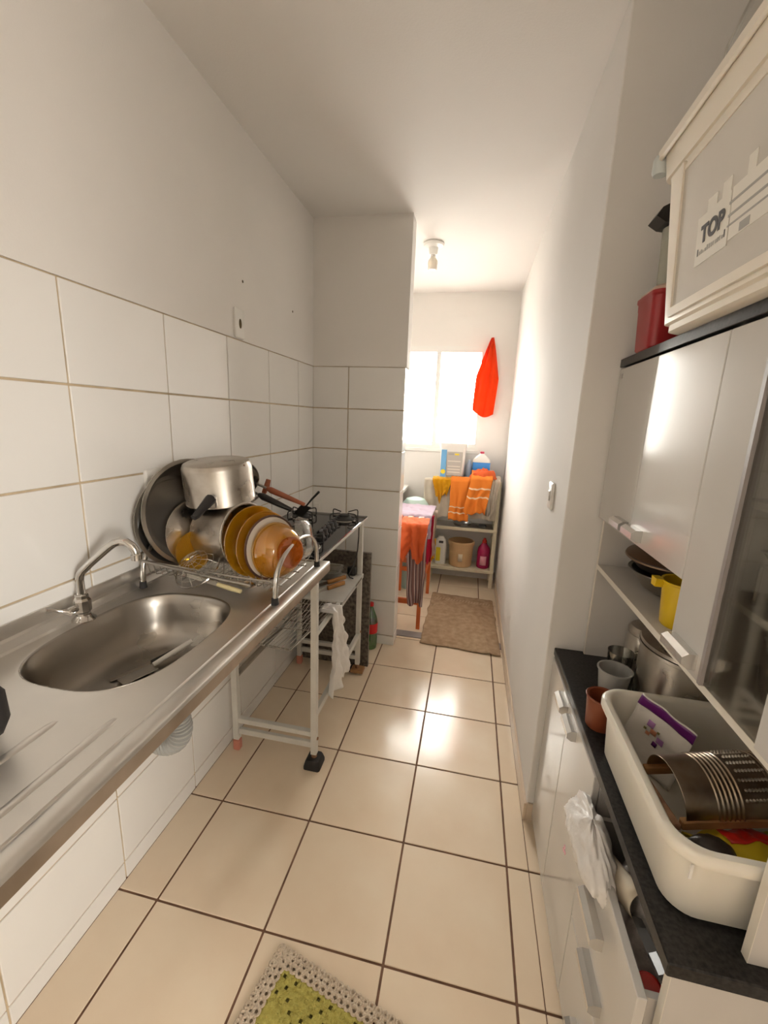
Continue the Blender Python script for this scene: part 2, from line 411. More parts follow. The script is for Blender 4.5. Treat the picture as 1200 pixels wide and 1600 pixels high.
# left kitchen wall: plaster above, tiles below
wl = struct('wall_left', box(NB(), -0.12, -0.004, YF, YC+0.01, 0, ZC), 'grout', 'white left wall, tiled to shoulder height', 'wall')
obj('plaster', box(NB(), -0.004, 0.0005, YF, YC, ZT+0.001, ZC), 'paint', wl, False)
g = 0.0028; cache = {}
for k in range(-5, 5):
    for r in range(0, 8):
        a0 = Y0 + k*W + g; a1 = min(Y0 + (k+1)*W - g, YC)
        z1 = ZT - r*H - g; z0 = max(ZT - (r+1)*H + g, 0.0)
        key = (round(a1-a0, 4), round(z1-z0, 4))
        if key not in cache: cache[key] = mesh('wall_tile', box(NB(), -0.006, 0, 0, key[0], 0, key[1], 0.0012), 'tile', True, 30)
        link('tile', cache[key], wl, (random.uniform(-0.0002, 0.0002), a0, z0))
b = NB(); box(b, -0.004, 0.0, YF, Y0-5*W-g, 0, ZT); obj('rear_tiling', b, 'tile', wl)

# nail holes in the plaster
for y, z in ((1.646, 1.985), (2.141, 1.987)):
    b = NB(); lathe(b, [(0, 0.0), (0.006, 0.0), (0.004, 0.0012), (0, 0.0012)], 10)
    obj('nail_hole', b, 'hole', wl, loc=(0.0006, y, z), rot=(0, R(90), 0))

# partition between kitchen and laundry
wp = struct('wall_partition', box(NB(), XL-0.1, XP-0.006, YC+0.006, YPB-0.004, 0, ZC), 'grout', 'short partition wall beside the stove, half tiled', 'wall')
obj('plaster', box(NB(), 0.0, XP+0.004, YC, YPB, ZT+0.001, ZC), 'paint', wp, False)
obj('rear_plaster', box(NB(), XL, XP-0.004, YPB-0.004, YPB, 0, ZT), 'paint', wp, False)
for r in range(0, 8):
    z1 = ZT - r*H - g; z0 = max(ZT - (r+1)*H + g, 0.0)
    for x0, x1 in ((0.0, XJ-g), (XJ+g, XP-0.0005)):
        obj('tile', box(NB(), 0, x1-x0, 0, 0.007, 0, z1-z0, 0.0012), 'tile', wp, True, 30, loc=(x0, YC-random.uniform(0, 0.0003), z0))
    obj('tile', box(NB(), -0.007, 0, 0, YPB-YC-0.0075, 0, z1-z0, 0.0012), 'tile', wp, True, 30, loc=(XP, YC+0.0075, z0))

# right wall, its end, alcove, back of alcove
struct('wall_right', box(NB(), XR, XA+0.12, YE, YB, 0, ZC, 0.003), 'paint', 'long white wall on the right side of the passage', 'wall', True)
struct('wall_alcove', box(NB(), XA, XA+0.12, -0.35, YE, 0, ZC), 'paint', 'plain wall behind the white cabinets', 'wall')
br = struct('baseboard_right', box(NB(), 1.265, XR, YE-0.008, YB, 0, 0.075, 0.0015), 'base', 'low beige tile skirting along the right wall', 'baseboard')
obj('end_piece', box(NB(), XR, 1.40, YE-0.008, YE, 0, 0.075, 0.0015), 'base', br)

# laundry walls
wbk = struct('wall_back', box(NB(), XL-0.1, 0.335, YB, YB+0.12, 0, ZC), 'paint', 'white laundry wall with the bright window', 'wall')
obj('wall_panel', box(NB(), 1.02, XR+0.1, YB, YB+0.12, 0, ZC), 'paint', wbk, False)
obj('wall_panel', box(NB(), 0.335, 1.02, YB, YB+0.12, 2.105, ZC), 'paint', wbk, False)
obj('wall_panel', box(NB(), 0.335, 1.02, YB, YB+0.12, 0, 1.215), 'paint', wbk, False)
wll = struct('wall_laundry_left', box(NB(), XL-0.1, XL, YPB, 3.20, 0, ZC), 'paint', 'white left wall of the laundry nook', 'wall')  # gap between these panels is an unseen opening added to brighten the laundry
obj('wall_panel', box(NB(), XL-0.1, XL, 3.45, YB, 0, ZC), 'paint', wll, False)
obj('wall_panel', box(NB(), XL-0.1, XL, 3.20, 3.45, 0, 1.60), 'paint', wll, False)
obj('wall_panel', box(NB(), XL-0.1, XL, 3.20, 3.45, 1.85, ZC), 'paint', wll, False)
# living room behind the camera: rear wall, side wall with an opening added for fill daylight, corner return
XW = 3.2
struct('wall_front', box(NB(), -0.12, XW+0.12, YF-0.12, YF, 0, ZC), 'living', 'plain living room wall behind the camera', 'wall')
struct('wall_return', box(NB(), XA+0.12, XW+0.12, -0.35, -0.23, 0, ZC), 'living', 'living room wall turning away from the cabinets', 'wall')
ws = struct('wall_side', box(NB(), XW, XW+0.12, YF, -2.15, 0, ZC), 'living', 'living room side wall with an unseen opening added for daylight', 'wall')
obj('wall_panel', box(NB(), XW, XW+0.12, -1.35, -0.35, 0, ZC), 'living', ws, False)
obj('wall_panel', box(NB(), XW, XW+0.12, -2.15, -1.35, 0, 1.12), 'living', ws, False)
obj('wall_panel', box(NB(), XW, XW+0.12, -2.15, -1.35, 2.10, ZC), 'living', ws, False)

# laundry window
w1 = thing('window_1', 'white framed sliding window glowing with daylight', 'window', (0.62, YB, 1.66)); w1['kind'] = 'structure'
x0, x1, z0, z1 = -0.285, 0.40, -0.445, 0.445
b = NB()
box(b, x0, x1, 0.0, 0.09, z1-0.05, z1); box(b, x0, x1, 0.0, 0.09, z0, z0+0.03)
box(b, x0, x0+0.03, 0.0, 0.09, z0+0.03, z1-0.05); box(b, x1-0.03, x1, 0.0, 0.09, z0+0.03, z1-0.05)
obj('window_frame', b, 'white_paint', w1, False)
obj('mullion', box(NB(), -0.018, 0.022, 0.005, 0.05, z0+0.03, z1-0.05, 0.002), 'white_paint', w1)
obj('sash', box(NB(), -0.2545, -0.0185, 0.035, 0.055, z0+0.03, z0+0.055), 'white_paint', w1)
obj('sash', box(NB(), 0.022, 0.37, 0.012, 0.032, z0+0.03, z0+0.055), 'white_paint', w1)
obj('pane', box(NB(), -0.2545, -0.0185, 0.043, 0.047, z0+0.03, z1-0.05), 'pane', w1, False)
obj('pane', box(NB(), 0.0225, 0.3695, 0.020, 0.024, z0+0.03, z1-0.05), 'pane', w1, False)
obj('sill', box(NB(), x0-0.01, x1+0.01, -0.012, 0.0, z0-0.03, z0, 0.003), 'white_paint', w1)

# ------------------------------------------------------------------ fixtures on the walls and ceiling
def outlet(name, label, loc, rot, w=0.07, h=0.115, kind='hole'):
    t = thing(name, label, 'switch' if kind == 'switch' else 'wall plate', loc, rot)
    obj('plate', loft(NB(), [[(0, p[0], p[1]) for p in rrect(0, 0, w/2, h/2, 0.008)], [(0.006, p[0], p[1]) for p in rrect(0, 0, w/2, h/2, 0.008)], [(0.009, p[0], p[1]) for p in rrect(0, 0, w/2-0.004, h/2-0.004, 0.006)]]), 'white_plastic', t)
    if kind == 'hole':
        b = NB(); lathe(b, [(0, 0), (0.011, 0), (0.011, 0.001), (0, 0.001)], 16); bmesh.ops.scale(b, vec=(1.7, 0.9, 1), verts=b.verts)
        obj('cable_hole', b, 'hole', t, loc=(0.0088, 0, 0), rot=(0, R(90), 0))
    elif kind == 'switch':
        obj('rocker', box(NB(), 0.008, 0.014, -0.012, 0.012, -0.020, 0.020, 0.003), 'white_plastic', t)
    else:
        obj('socket_face', box(NB(), 0.008, 0.016, -0.02, 0.02, -0.02, 0.02, 0.004), 'white_plastic', t)
    return t
outlet('blank_wall_plate', 'white blank cover plate with a hole above the tiles', (0.001, 1.600, 1.815), (0, 0, 0))
outlet('wall_socket', 'white socket box half hidden behind the draining pans', (0.0005, 1.062, 1.245), (0, 0, 0), 0.075, 0.075, 'socket')
outlet('light_switch', 'small white light switch on the right passage wall', (XR-0.001, 1.575, 1.205), (0, 0, pi), 0.07, 0.10, 'switch')
outlet('corner_socket', 'white socket box low in the corner behind the stove', (0.030, YC-0.0005, 0.905), (0, 0, -pi/2), 0.055, 0.075, 'socket')

t = thing('ceiling_lamp', 'bare bulb in a round white ceiling holder', 'lamp', (0.636, 2.844, ZC))
obj('mount', lathe(NB(), [(0, -0.001), (0.064, -0.001), (0.066, -0.008), (0.058, -0.018), (0.03, -0.026), (0.026, -0.055), (0.022, -0.066), (0, -0.066)], 28), 'white_plastic', t)
obj('screw_cap', lathe(NB(), [(0.014, -0.062), (0.0155, -0.068), (0.0155, -0.074), (0.013, -0.078)], 18), 'chrome', t)
obj('bulb', lathe(NB(), [(0.013, -0.076), (0.018, -0.085), (0.028, -0.098), (0.031, -0.112), (0.029, -0.128), (0.0285, -0.146), (0.022, -0.153), (0, -0.154)], 22), 'bulb', t)

# ------------------------------------------------------------------ sink worktop
ZS = 0.936
SY0, SY1 = -0.45, 1.337
t = thing('sink_worktop', 'long stainless steel sink worktop with an oval basin', 'sink', (0, 0, 0))
def basin_pt(a, sx=1.0, sy=1.0, n=2.9):
    c, s = cos(a), sin(a)
    return (0.222 + 0.163*sx*math.copysign(abs(c)**(2/n), c), 0.722 + 0.222*sy*math.copysign(abs(s)**(2/n), s))
N = 72
def rect_pt(a, x0, x1, y0, y1):
    cx, cy = 0.222, 0.722; c, s = cos(a), sin(a)
    k = 1e9
    if c > 1e-9: k = min(k, (x1-cx)/c)
    if c < -1e-9: k = min(k, (x0-cx)/c)
    if s > 1e-9: k = min(k, (y1-cy)/s)
    if s < -1e-9: k = min(k, (y0-cy)/s)
    return (cx + k*c, cy + k*s)
angs = [2*pi*k/N for k in range(N)]
corn = [math.atan2(y-0.722, x-0.222) % (2*pi) for x in (0.012, 0.444) for y in (0.455, 1.0)]
for ca in corn:
    i = min(range(N), key=lambda k: abs(angs[k]-ca)); angs[i] = ca
rings = [[(*rect_pt(a, 0.012, 0.444, 0.455, 1.0), ZS) for a in angs]]
for f, z in ((1.075, ZS), (1.045, ZS+0.0022), (1.015, ZS+0.002)): rings.append([(*basin_pt(a, f, f), z) for a in angs])
b = NB(); loft(b, rings, False, False)
obj('basin_surround', b, 'steel', t, True, 40)
bd = 0.135
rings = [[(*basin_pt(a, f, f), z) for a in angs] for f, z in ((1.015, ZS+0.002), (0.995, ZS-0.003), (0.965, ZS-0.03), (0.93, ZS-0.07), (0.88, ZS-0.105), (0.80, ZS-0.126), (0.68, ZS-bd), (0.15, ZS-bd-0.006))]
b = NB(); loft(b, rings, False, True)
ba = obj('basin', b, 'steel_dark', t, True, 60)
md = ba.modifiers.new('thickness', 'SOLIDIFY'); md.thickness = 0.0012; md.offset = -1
b = NB(); lathe(b, [(0, 0.003), (0.018, 0.003), (0.032, 0.006), (0.040, 0.002), (0.040, -0.02), (0, -0.02)], 24, 0.222, 0.722, ZS-bd-0.004)
obj('drain', b, 'chrome', t)
# flat sheets at either side of the basin
obj('drainboard', box(NB(), 0.012, 0.444, SY0, 0.455, ZS-0.0012, ZS), 'steel', t, False)
obj('drainboard', box(NB(), 0.012, 0.444, 1.0, SY1, ZS-0.0012, ZS), 'steel', t, False)
b = NB()
prism(b, [(0.443, ZS-0.001), (0.444, ZS), (0.447, ZS-0.0025), (0.451, ZS-0.0025), (0.455, ZS+0.004), (0.460, ZS+0.006), (0.4865, ZS+0.006), (0.4893, ZS+0.003), (0.490, ZS-0.003), (0.486, ZS-0.004), (0.445, ZS-0.004)], SY0, SY1, 'y')
obj('front_rim', b, 'steel', t, True, 50)
b = NB(); prism(b, [(0.4885, ZS-0.002), (0.4895, ZS-0.004), (0.4895, ZS-0.030), (0.470, ZS-0.032), (0.470, ZS-0.004)], SY0, SY1, 'y')
obj('front_apron', b, 'apron', t, True)
b = NB(); box(b, 0.0, 0.4885, SY1-0.002, SY1+0.001, ZS-0.03, ZS+0.004); obj('end_apron', b, 'steel', t)
b = NB(); prism(b, [(0.0015, 0.993), (0.006, 0.993), (0.008, 0.989), (0.008, 0.962), (0.014, 0.957), (0.020, ZS+0.004), (0.026, ZS), (0.0015, ZS-0.002)], SY0, SY1, 'y')
obj('upstand', b, 'steel', t, True, 30)
obj('under_board', box(NB(), 0.002, 0.466, SY0, 0.47, ZS-0.03, ZS-0.0022), 'cabin', t, False)
obj('under_board', box(NB(), 0.002, 0.466, 0.985, SY1-0.004, ZS-0.03, ZS-0.0022), 'cabin', t, False)
# pressed ribs of the drainboards
def rib(x, y0, y1, w=0.010, h=0.0035):
    rg = []
    for y, k in ((y0, 0.05), (y0+0.012, 0.8), (y0+0.03, 1), (y1-0.03, 1), (y1-0.012, 0.8), (y1, 0.05)):
        rg.append([(x + w*cos(pi*q/6)*(0.5+0.5*k), y, ZS + h*k*sin(pi*q/6)) for q in range(7)])
    b = NB(); loft(b, rg, True, True); return b
for i, x in enumerate((0.10, 0.205, 0.31, 0.400)):
    obj('rib', rib(x, -0.40, 0.43 if i != 3 else 0.46, 0.008, 0.003), 'steel', t)
for x in (0.09, 0.17, 0.25, 0.33, 0.40):
    obj('rib', rib(x, 1.03, 1.31, 0.012, 0.003), 'steel', t)
# wall brackets under the worktop
for y in (0.05, 1.22):
    b = NB(); prism(b, [(0.001, ZS-0.0305), (0.40, ZS-0.0305), (0.40, ZS-0.05), (0.03, ZS-0.22), (0.001, ZS-0.22)], y, y+0.006, 'y')
    obj('bracket', b, 'cartwhite', t, False)

# tap
t = thing('kitchen_tap', 'chrome swan-neck tap standing behind the sink basin', 'tap', (0.040, 0.742, ZS+0.0002))
obj('base_flange', lathe(NB(), [(0, 0), (0.027, 0), (0.027, 0.003), (0.019, 0.009), (0.016, 0.014), (0, 0.014)], 24), 'chrome', t)
obj('body', lathe(NB(), [(0.015, 0.010), (0.0155, 0.020), (0.019, 0.024), (0.019, 0.052), (0.015, 0.058), (0.015, 0.066), (0.013, 0.068), (0, 0.068)], 8), 'chrome', t, True, 20)
pts = [(0, 0, 0.066), (0, 0, 0.105), (0.002, 0.001, 0.118), (0.010, 0.003, 0.130)]
pts += [(0.035, 0.010, 0.155), (0.075, 0.021, 0.192)]
pts += [(0.088, 0.025, 0.202), (0.102, 0.029, 0.207), (0.115, 0.033, 0.205), (0.126, 0.036, 0.197), (0.133, 0.038, 0.185), (0.135, 0.039, 0.174)]
obj('spout', tube(NB(), pts, 0.0098, 12), 'chrome', t, True, 50)
obj('aerator', lathe(NB(), [(0, 0), (0.0125, 0), (0.0125, 0.014), (0.010, 0.016), (0, 0.016)], 16), 'chrome', t, loc=(0.135, 0.039, 0.160))
b = NB(); tube(b, [(-0.002, -0.014, 0.036), (-0.004, -0.030, 0.036), (-0.006, -0.036, 0.036)], [0.009, 0.010, 0.008], 10)
tube(b, [(0.004, -0.036, 0.031), (-0.006, -0.037, 0.036), (-0.020, -0.056, 0.048), (-0.028, -0.070, 0.052)], [0.005, 0.007, 0.0045, 0.006], 8)
obj('lever', b, 'chrome', t, True, 50)

# things in the basin
t = thing('serving_spatula', 'white handled spatula lying in the sink basin', 'spatula', (0.214, 0.790, 0.806), (R(3), 0, R(-26)))
obj('handle', tube(NB(), [(0, -0.02, 0.012), (0.0, 0.04, 0.022), (0, 0.085, 0.030)], [0.006, 0.0075, 0.007], 10), 'white_plastic', t)
obj('blade', box(NB(), -0.018, 0.018, -0.10, -0.015, 0.004, 0.006, 0.001), 'alu_dull', t)
t = thing('table_knife', 'black handled knife lying beside the white spatula in the basin', 'knife', (0.190, 0.795, 0.804), (R(2), 0, R(-30)))
obj('handle', tube(NB(), [(0, -0.01, 0.008), (0, 0.05, 0.014), (0, 0.08, 0.018)], [0.005, 0.007, 0.006], 8), 'black', t)
obj('blade', box(NB(), -0.007, 0.007, -0.105, -0.008, 0.003, 0.0042, 0.0005), 'chrome', t)

# black jug at the picture's left edge
t = thing('black_kettle', 'black kettle at the near left end of the worktop', 'kettle', (0.190, 0.362, ZS+0.004))
obj('body', lathe(NB(), [(0, 0), (0.048, 0), (0.052, 0.006), (0.050, 0.06), (0.044, 0.10), (0.042, 0.108), (0, 0.11)], 28), 'black', t)
obj('grip', tube(NB(), [(0.044, 0.0, 0.098), (0.075, 0.004, 0.100), (0.092, 0.006, 0.085), (0.094, 0.006, 0.045), (0.085, 0.005, 0.022), (0.046, 0.0, 0.018)], [0.008, 0.010, 0.012, 0.012, 0.010, 0.008], 10), 'black', t)
obj('lid_knob', lathe(NB(), [(0, 0.106), (0.01, 0.11), (0.014, 0.122), (0.008, 0.128), (0, 0.129)], 14), 'black', t)

# corrugated drain hose
b = NB()
path = [Vector((0.222, 0.722, 0.782)), Vector((0.224, 0.722, 0.757)), Vector((0.232, 0.720, 0.735))]
path += arc((0.285, 0.700, 0.712), 0.046, 150, 330, 10, (1, 0, 0), (0.15, -0.10, -1))
fine = []
for A, B in zip(path, path[1:]):
    for q in range(6): fine.append(A.lerp(B, q/6))
fine.append(path[-1])
fine = []
t = thing('drain_hose', 'grey corrugated drain hose bending under the basin', 'hose', (0.222, 0.700, 0.612))
P0 = [Vector((0, 0.022, 0.160)), Vector((0, 0, 0.12))] + [Vector((0.062 - 0.062*cos(R(a)), -0.018*sin(R(a/2)), 0.12 - 0.062*sin(R(a)))) for a in range(10, 181, 10)] + [Vector((0.122, -0.022, 0.155))]
fp, rr = [], []
for A, B in zip(P0, P0[1:]):
    n = max(2, int((B-A).length/0.0022))
    for q in range(n): fp.append(A.lerp(B, q/n))
rr = [0.0215 if (i//2) % 2 else 0.0265 for i in range(len(fp))]
obj('bellows', tube(NB(), fp, rr, 18), 'hose', t, True, 20)
obj('end_cuff', tube(NB(), [(0.122, -0.022, 0.150), (0.1215, -0.022, 0.175)], 0.018, 16), 'white_plastic', t)
b = NB(); tube(b, [(0.118, -0.022, 0.165), (0.06, -0.01, 0.17), (-0.05, 0.02, 0.165), (-0.221, 0.04, 0.16)], 0.012, 10)
obj('outlet_pipe', b, 'white_plastic', t)

# ------------------------------------------------------------------ dish rack
XA0, XA1, RY0, RY1 = 0.038, 0.462, 0.945, 1.275
t = thing('dish_rack', 'chrome wire dish rack with arched tube legs on the worktop', 'dish rack', (0, 0, ZS))
for x, zt_ in ((XA1, 0.150), (XA0, 0.150)):
    cy, hy = (RY0+RY1)/2, (RY1-RY0)/2
    pts = [(x, RY0, 0.004), (x, RY0+0.004, 0.05)] + [(x, cy - (hy-0.006)*cos(R(a)), 0.06 + (zt_-0.06)*sin(R(a))) for a in range(10, 171, 10)] + [(x, RY1-0.004, 0.05), (x, RY1, 0.004)]
    obj('arched_leg', tube(NB(), pts, 0.0075, 12), 'chrome', t, True, 50)
    for y in (RY0, RY1):
        obj('rubber_foot', tube(NB(), [(x, y, 0.0045), (x, y, 0.024)], [0.011, 0.0095], 12), 'rubber', t)
ZW = 0.058
for y in (RY0+0.006, RY1-0.006):
    obj('side_wire', tube(NB(), [(XA0, y, ZW+0.03), (XA1-0.12, y, ZW+0.012), (XA1, y, ZW+0.010)], 0.0028, 6), 'wire', t)
for y in (RY0+0.05, RY0+0.11, RY0+0.17, RY0+0.23, RY1-0.05):
    obj('long_wire', tube(NB(), [(XA0, y, ZW-0.014), (XA1, y, ZW-0.018)], 0.0018, 6), 'wire', t)
k = 0
x = XA0 + 0.015
while x < XA1 - 0.005:
    z = ZW - 0.016
    obj('cross_wire', tube(NB(), [(x, RY0+0.006, ZW+0.020), (x, RY0+0.016, z+0.004), (x, RY0+0.03, z), (x, RY1-0.03, z), (x, RY1-0.016, z+0.004), (x, RY1-0.006, ZW+0.020)], 0.0016, 5), 'wire', t)
    if k % 2 == 0 and x > 0.24:
        obj('plate_loop', tube(NB(), [(x, RY0+0.075, z), (x, RY0+0.08, z+0.040), (x, RY0+0.09, z+0.048), (x, RY0+0.10, z+0.040), (x, RY0+0.105, z)], 0.0016, 5), 'wire', t)
    x += 0.0205; k += 1
b = NB(); tube(b, [(XA0+0.01, RY0+0.004, ZW+0.028), (0.30, RY0-0.004, ZW+0.004), (0.39, RY0-0.002, ZW-0.004)], [0.0055, 0.005, 0.004], 8)
obj('front_bar', b, 'alu_dull', t)

GP = 'dishes draining in the wire rack'
RC = (RY0+RY1)/2
def dish(name, label, cat, prof, m, loc, ry=90, rz=0, seg=48, part='shell', extra=None):
    """a round dish standing on edge: its own axis is turned to point along +x"""
    t = thing(name, label, cat, loc, (0, R(ry), R(rz)), GP)
    obj(part, lathe(NB(), prof, seg), m, t, True, 40)
    if extra: extra(t)
    return t

# grey basin against the tiles
dish('mixing_basin', 'grey aluminium basin leaning on the tiles behind the other pans', 'basin',
     [(0, 0), (0.095, 0), (0.105, 0.006), (0.134, 0.058), (0.142, 0.060), (0.142, 0.063), (0.131, 0.062), (0.102, 0.010), (0.092, 0.004), (0, 0.004)], 'alu_dull', (0.014, 1.075, 1.117), 84, -12)
dish('roasting_pan', 'large round dull metal pan standing upright in the rack', 'pan',
     [(0, 0), (0.130, 0), (0.142, 0.005), (0.160, 0.034), (0.168, 0.036), (0.168, 0.040), (0.157, 0.040), (0.138, 0.010), (0.128, 0.0035), (0, 0.0035)], 'alu_dull', (0.078, 1.105, 1.145), 84, -18)
def sieve_extra(t):
    b = NB()
    for q in range(12):
        a = 2*pi*q/12
        tube(b, [(0.066*cos(a), 0.066*sin(a), 0.002), (0.050*cos(a), 0.050*sin(a), 0.026), (0.02*cos(a), 0.02*sin(a), 0.040), (0, 0, 0.042)], 0.0007, 4)
    for rr_, zz in ((0.058, 0.016), (0.046, 0.029), (0.032, 0.036), (0.018, 0.0405)):
        tube(b, [(rr_*cos(2*pi*q/24), rr_*sin(2*pi*q/24), zz) for q in range(24)], 0.0007, 4, True)
    obj('mesh', b, 'wire', t)
    obj('grip', tube(NB(), [(-0.066, 0, 0), (-0.10, 0, 0.004), (-0.14, 0, 0.006)], [0.003, 0.006, 0.006], 8), 'woodred', t)
t = thing('wire_sieve', 'small wire mesh sieve resting low in the rack', 'sieve', (0.205, 0.972, 1.008), (R(20), R(30), R(-70)), GP)
obj('hoop', tube(NB(), [(0.067*cos(2*pi*q/36), 0.067*sin(2*pi*q/36), 0) for q in range(36)], 0.0025, 6, True), 'chrome', t); sieve_extra(t)
dish('saucepan_lid', 'round steel lid standing between the pans in the rack', 'lid',
     [(0.0, 0.020), (0.05, 0.016), (0.098, 0.004), (0.106, 0.002), (0.107, 0), (0.098, 0.001), (0.05, 0.013), (0, 0.017)], 'alu_stain', (0.128, 1.085, 1.085), 84, -18)
# small pot inside with amber saucer behind the strainer
dish('amber_saucer', 'small amber saucer wedged behind the lying pot', 'saucer',
     [(0, 0), (0.03, 0), (0.06, 0.012), (0.0605, 0.015), (0.03, 0.004), (0, 0.003)], 'amber', (0.152, 1.020, 1.045), 84, -18)

# big pot lying on its side
def pot_extra(t):
    obj('rim', tube(NB(), [(0.097*cos(2*pi*q/40), 0.097*sin(2*pi*q/40), 0.150) for q in range(40)], 0.0035, 8, True), 'alu', t)
    for s in (1, -1):
        obj('side_grip', tube(NB(), [(s*0.094, -0.03, 0.115), (s*0.118, -0.026, 0.115), (s*0.122, 0, 0.115), (s*0.118, 0.026, 0.115), (s*0.094, 0.03, 0.115)], 0.005, 8), 'alu', t)
dish('cooking_pot', 'wide aluminium pot lying on its side in the rack', 'pot',
     [(0, 0), (0.078, 0), (0.090, 0.010), (0.095, 0.06), (0.096, 0.152), (0.0935, 0.152), (0.0925, 0.06), (0.086, 0.013), (0.075, 0.004), (0, 0.004)], 'alu_stain', (0.168, 1.105, 1.088), 86, -16, extra=pot_extra)
# pressure cooker body upside down on top
t = thing('pressure_cooker', 'scorched aluminium cooker body upside down on the heap of dishes', 'pressure cooker', (0.202, 1.095, 1.316), (R(180+5), R(-4), R(20)), GP)
obj('body', lathe(NB(), [(0, 0), (0.088, 0), (0.097, 0.004), (0.102, 0.014), (0.103, 0.020), (0.1035, 0.118), (0.105, 0.121), (0.105, 0.125), (0.101, 0.125), (0.1005, 0.02), (0.09, 0.006), (0, 0.005)], 48), 'alu_stain', t)
obj('handle_bracket', box(NB(), -0.012, 0.012, 0.100, 0.118, 0.085, 0.118, 0.004), 'alu', t)
obj('handle', tube(NB(), [(0, 0.108, 0.092), (0, 0.128, 0.088), (-0.016, 0.158, 0.104), (-0.030, 0.178, 0.118), (-0.036, 0.186, 0.122)], [0.012, 0.016, 0.012, 0.010, 0.008], 10), 'black', t)
obj('far_grip', tube(NB(), [(-0.02, -0.101, 0.105), (-0.018, -0.122, 0.104), (0.018, -0.122, 0.104), (0.02, -0.101, 0.105)], 0.007, 8), 'black', t)
obj('rivet', lathe(NB(), [(0, 0), (0.005, 0), (0.004, 0.002), (0, 0.003)], 10), 'rust', t, loc=(0.088, 0.044, 0.012), rot=(0, R(90), R(26)))

# amber plates
plate = [(0, 0), (0.062, 0), (0.068, 0.003), (0.080, 0.012), (0.108, 0.019), (0.110, 0.0205), (0.108, 0.022), (0.079, 0.0155), (0.066, 0.006), (0.060, 0.003), (0, 0.003)]
dish('amber_plate', 'amber glass dinner plate next to the lying pot', 'plate', plate, 'amber', (0.318, 1.085, 1.075), 84, -24)
dish('amber_plate', 'amber glass plate between the dinner plate and the rimmed white plate', 'plate', [(r*0.96, z) for r, z in plate], 'amber', (0.352, 1.082, 1.066), 84, -24)
def rim_extra(t):
    obj('rim_band', tube(NB(), [(0.0965*cos(2*pi*q/44), 0.0965*sin(2*pi*q/44), 0.0185) for q in range(44)], 0.0036, 6, True), 'brownrim', t)
dish('rimmed_plate', 'white china plate with a dark brown rim in the rack', 'plate', [(0, 0), (0.055, 0), (0.062, 0.004), (0.096, 0.016), (0.097, 0.019), (0.061, 0.008), (0.053, 0.004), (0, 0.004)], 'china', (0.376, 1.080, 1.062), 84, -24, extra=rim_extra)
def bowl_extra(t):
    obj('foot_ring', lathe(NB(), [(0.040, 0.066), (0.046, 0.064), (0.047, 0.076), (0.043, 0.078), (0.036, 0.076), (0.0, 0.072)], 36), 'amber_dark', t)
dish('amber_bowl', 'deep amber glass bowl showing its foot at the front of the rack', 'bowl', [(0.084, 0), (0.086, 0.002), (0.082, 0.024), (0.068, 0.050), (0.049, 0.066), (0, 0.068), (0, 0.065), (0.047, 0.062), (0.065, 0.047), (0.078, 0.022), (0.081, 0.001)], 'amber', (0.398, 1.080, 1.054), 84, -24, extra=bowl_extra)
dish('small_glass_bowl', 'small clear glass bowl behind the amber bowl in the rack', 'bowl', [(0.070, 0), (0.072, 0.003), (0.062, 0.028), (0.04, 0.04), (0, 0.042), (0, 0.039), (0.038, 0.037), (0.059, 0.026), (0.067, 0.001)], 'clearglass', (0.425, 1.215, 1.058), 80, 10)

# frying pans with handles to the right, behind the plates
def fry(label, loc, rot, m, hm, hl=0.16, hr=1.0):
    t = thing('frying_pan', label, 'pan', loc, rot, GP); t.scale = (0.8, 0.8, 0.8)
    obj('pan', lathe(NB(), [(r_*0.72, z_) for r_, z_ in ((0, 0), (0.075, 0), (0.082, 0.004), (0.098, 0.038), (0.100, 0.040), (0.096, 0.040), (0.079, 0.008), (0.073, 0.003), (0, 0.003))], 40), m, t)
    obj('bracket', tube(NB(), [(0.066, 0, 0.030), (0.12, 0, 0.040)], [0.006, 0.005], 8), 'alu_dull', t)
    obj('handle', tube(NB(), [(0.115, 0, 0.038), (0.135, 0, 0.044), (0.115+hl*0.6, 0, 0.050), (0.115+hl, 0, 0.050)], [0.009*hr, 0.015*hr, 0.012*hr, 0.008*hr], 10), hm, t)
fry('dark frying pan with a black handle leaning at the back of the rack', (0.196, 1.232, 1.222), (R(75), R(20), 0), 'alu_dull', 'black')
fry('frying pan with a reddish brown handle behind the black handled pan', (0.205, 1.268, 1.238), (R(78), R(19), R(2)), 'alu_stain', 'woodred', 0.18, 0.9)
t = thing('ladle', 'ladle with a short reddish handle sticking up behind the cooker', 'ladle', (0.150, 1.235, 1.02), (R(-6), R(8), 0), GP)
obj('stem', tube(NB(), [(0, 0, 0.02), (0.03, 0.0, 0.12), (0.09, 0.02, 0.19)], 0.004, 8), 'alu_dull', t)
obj('grip', tube(NB(), [(0.09, 0.02, 0.188), (0.096, 0.022, 0.215), (0.098, 0.023, 0.238)], [0.008, 0.010, 0.008], 10), 'woodred', t)
obj('bowl', lathe(NB(), [(0, 0), (0.02, 0.004), (0.034, 0.02), (0.038, 0.034), (0.036, 0.034), (0.032, 0.021), (0.019, 0.007), (0, 0.003)], 20), 'alu_dull', t, loc=(0, 0, 0.0))
t = thing('bread_knife', 'knife with a cream handle laid along the front of the rack', 'knife', (0.19, 0.944, 0.998), (0, R(9), R(-2)))
obj('blade', box(NB(), 0.0, 0.10, -0.001, 0.001, -0.006, 0.006), 'alu', t)
obj('handle', tube(NB(), [(0.10, 0, 0), (0.14, 0, 0), (0.175, 0, 0)], [0.006, 0.007, 0.006], 8), 'goldhandle', t)
t = thing('serving_spoon', 'steel spoon lying in the front of the rack', 'spoon', (0.22, 0.962, 0.985), (0, R(4), R(4)))
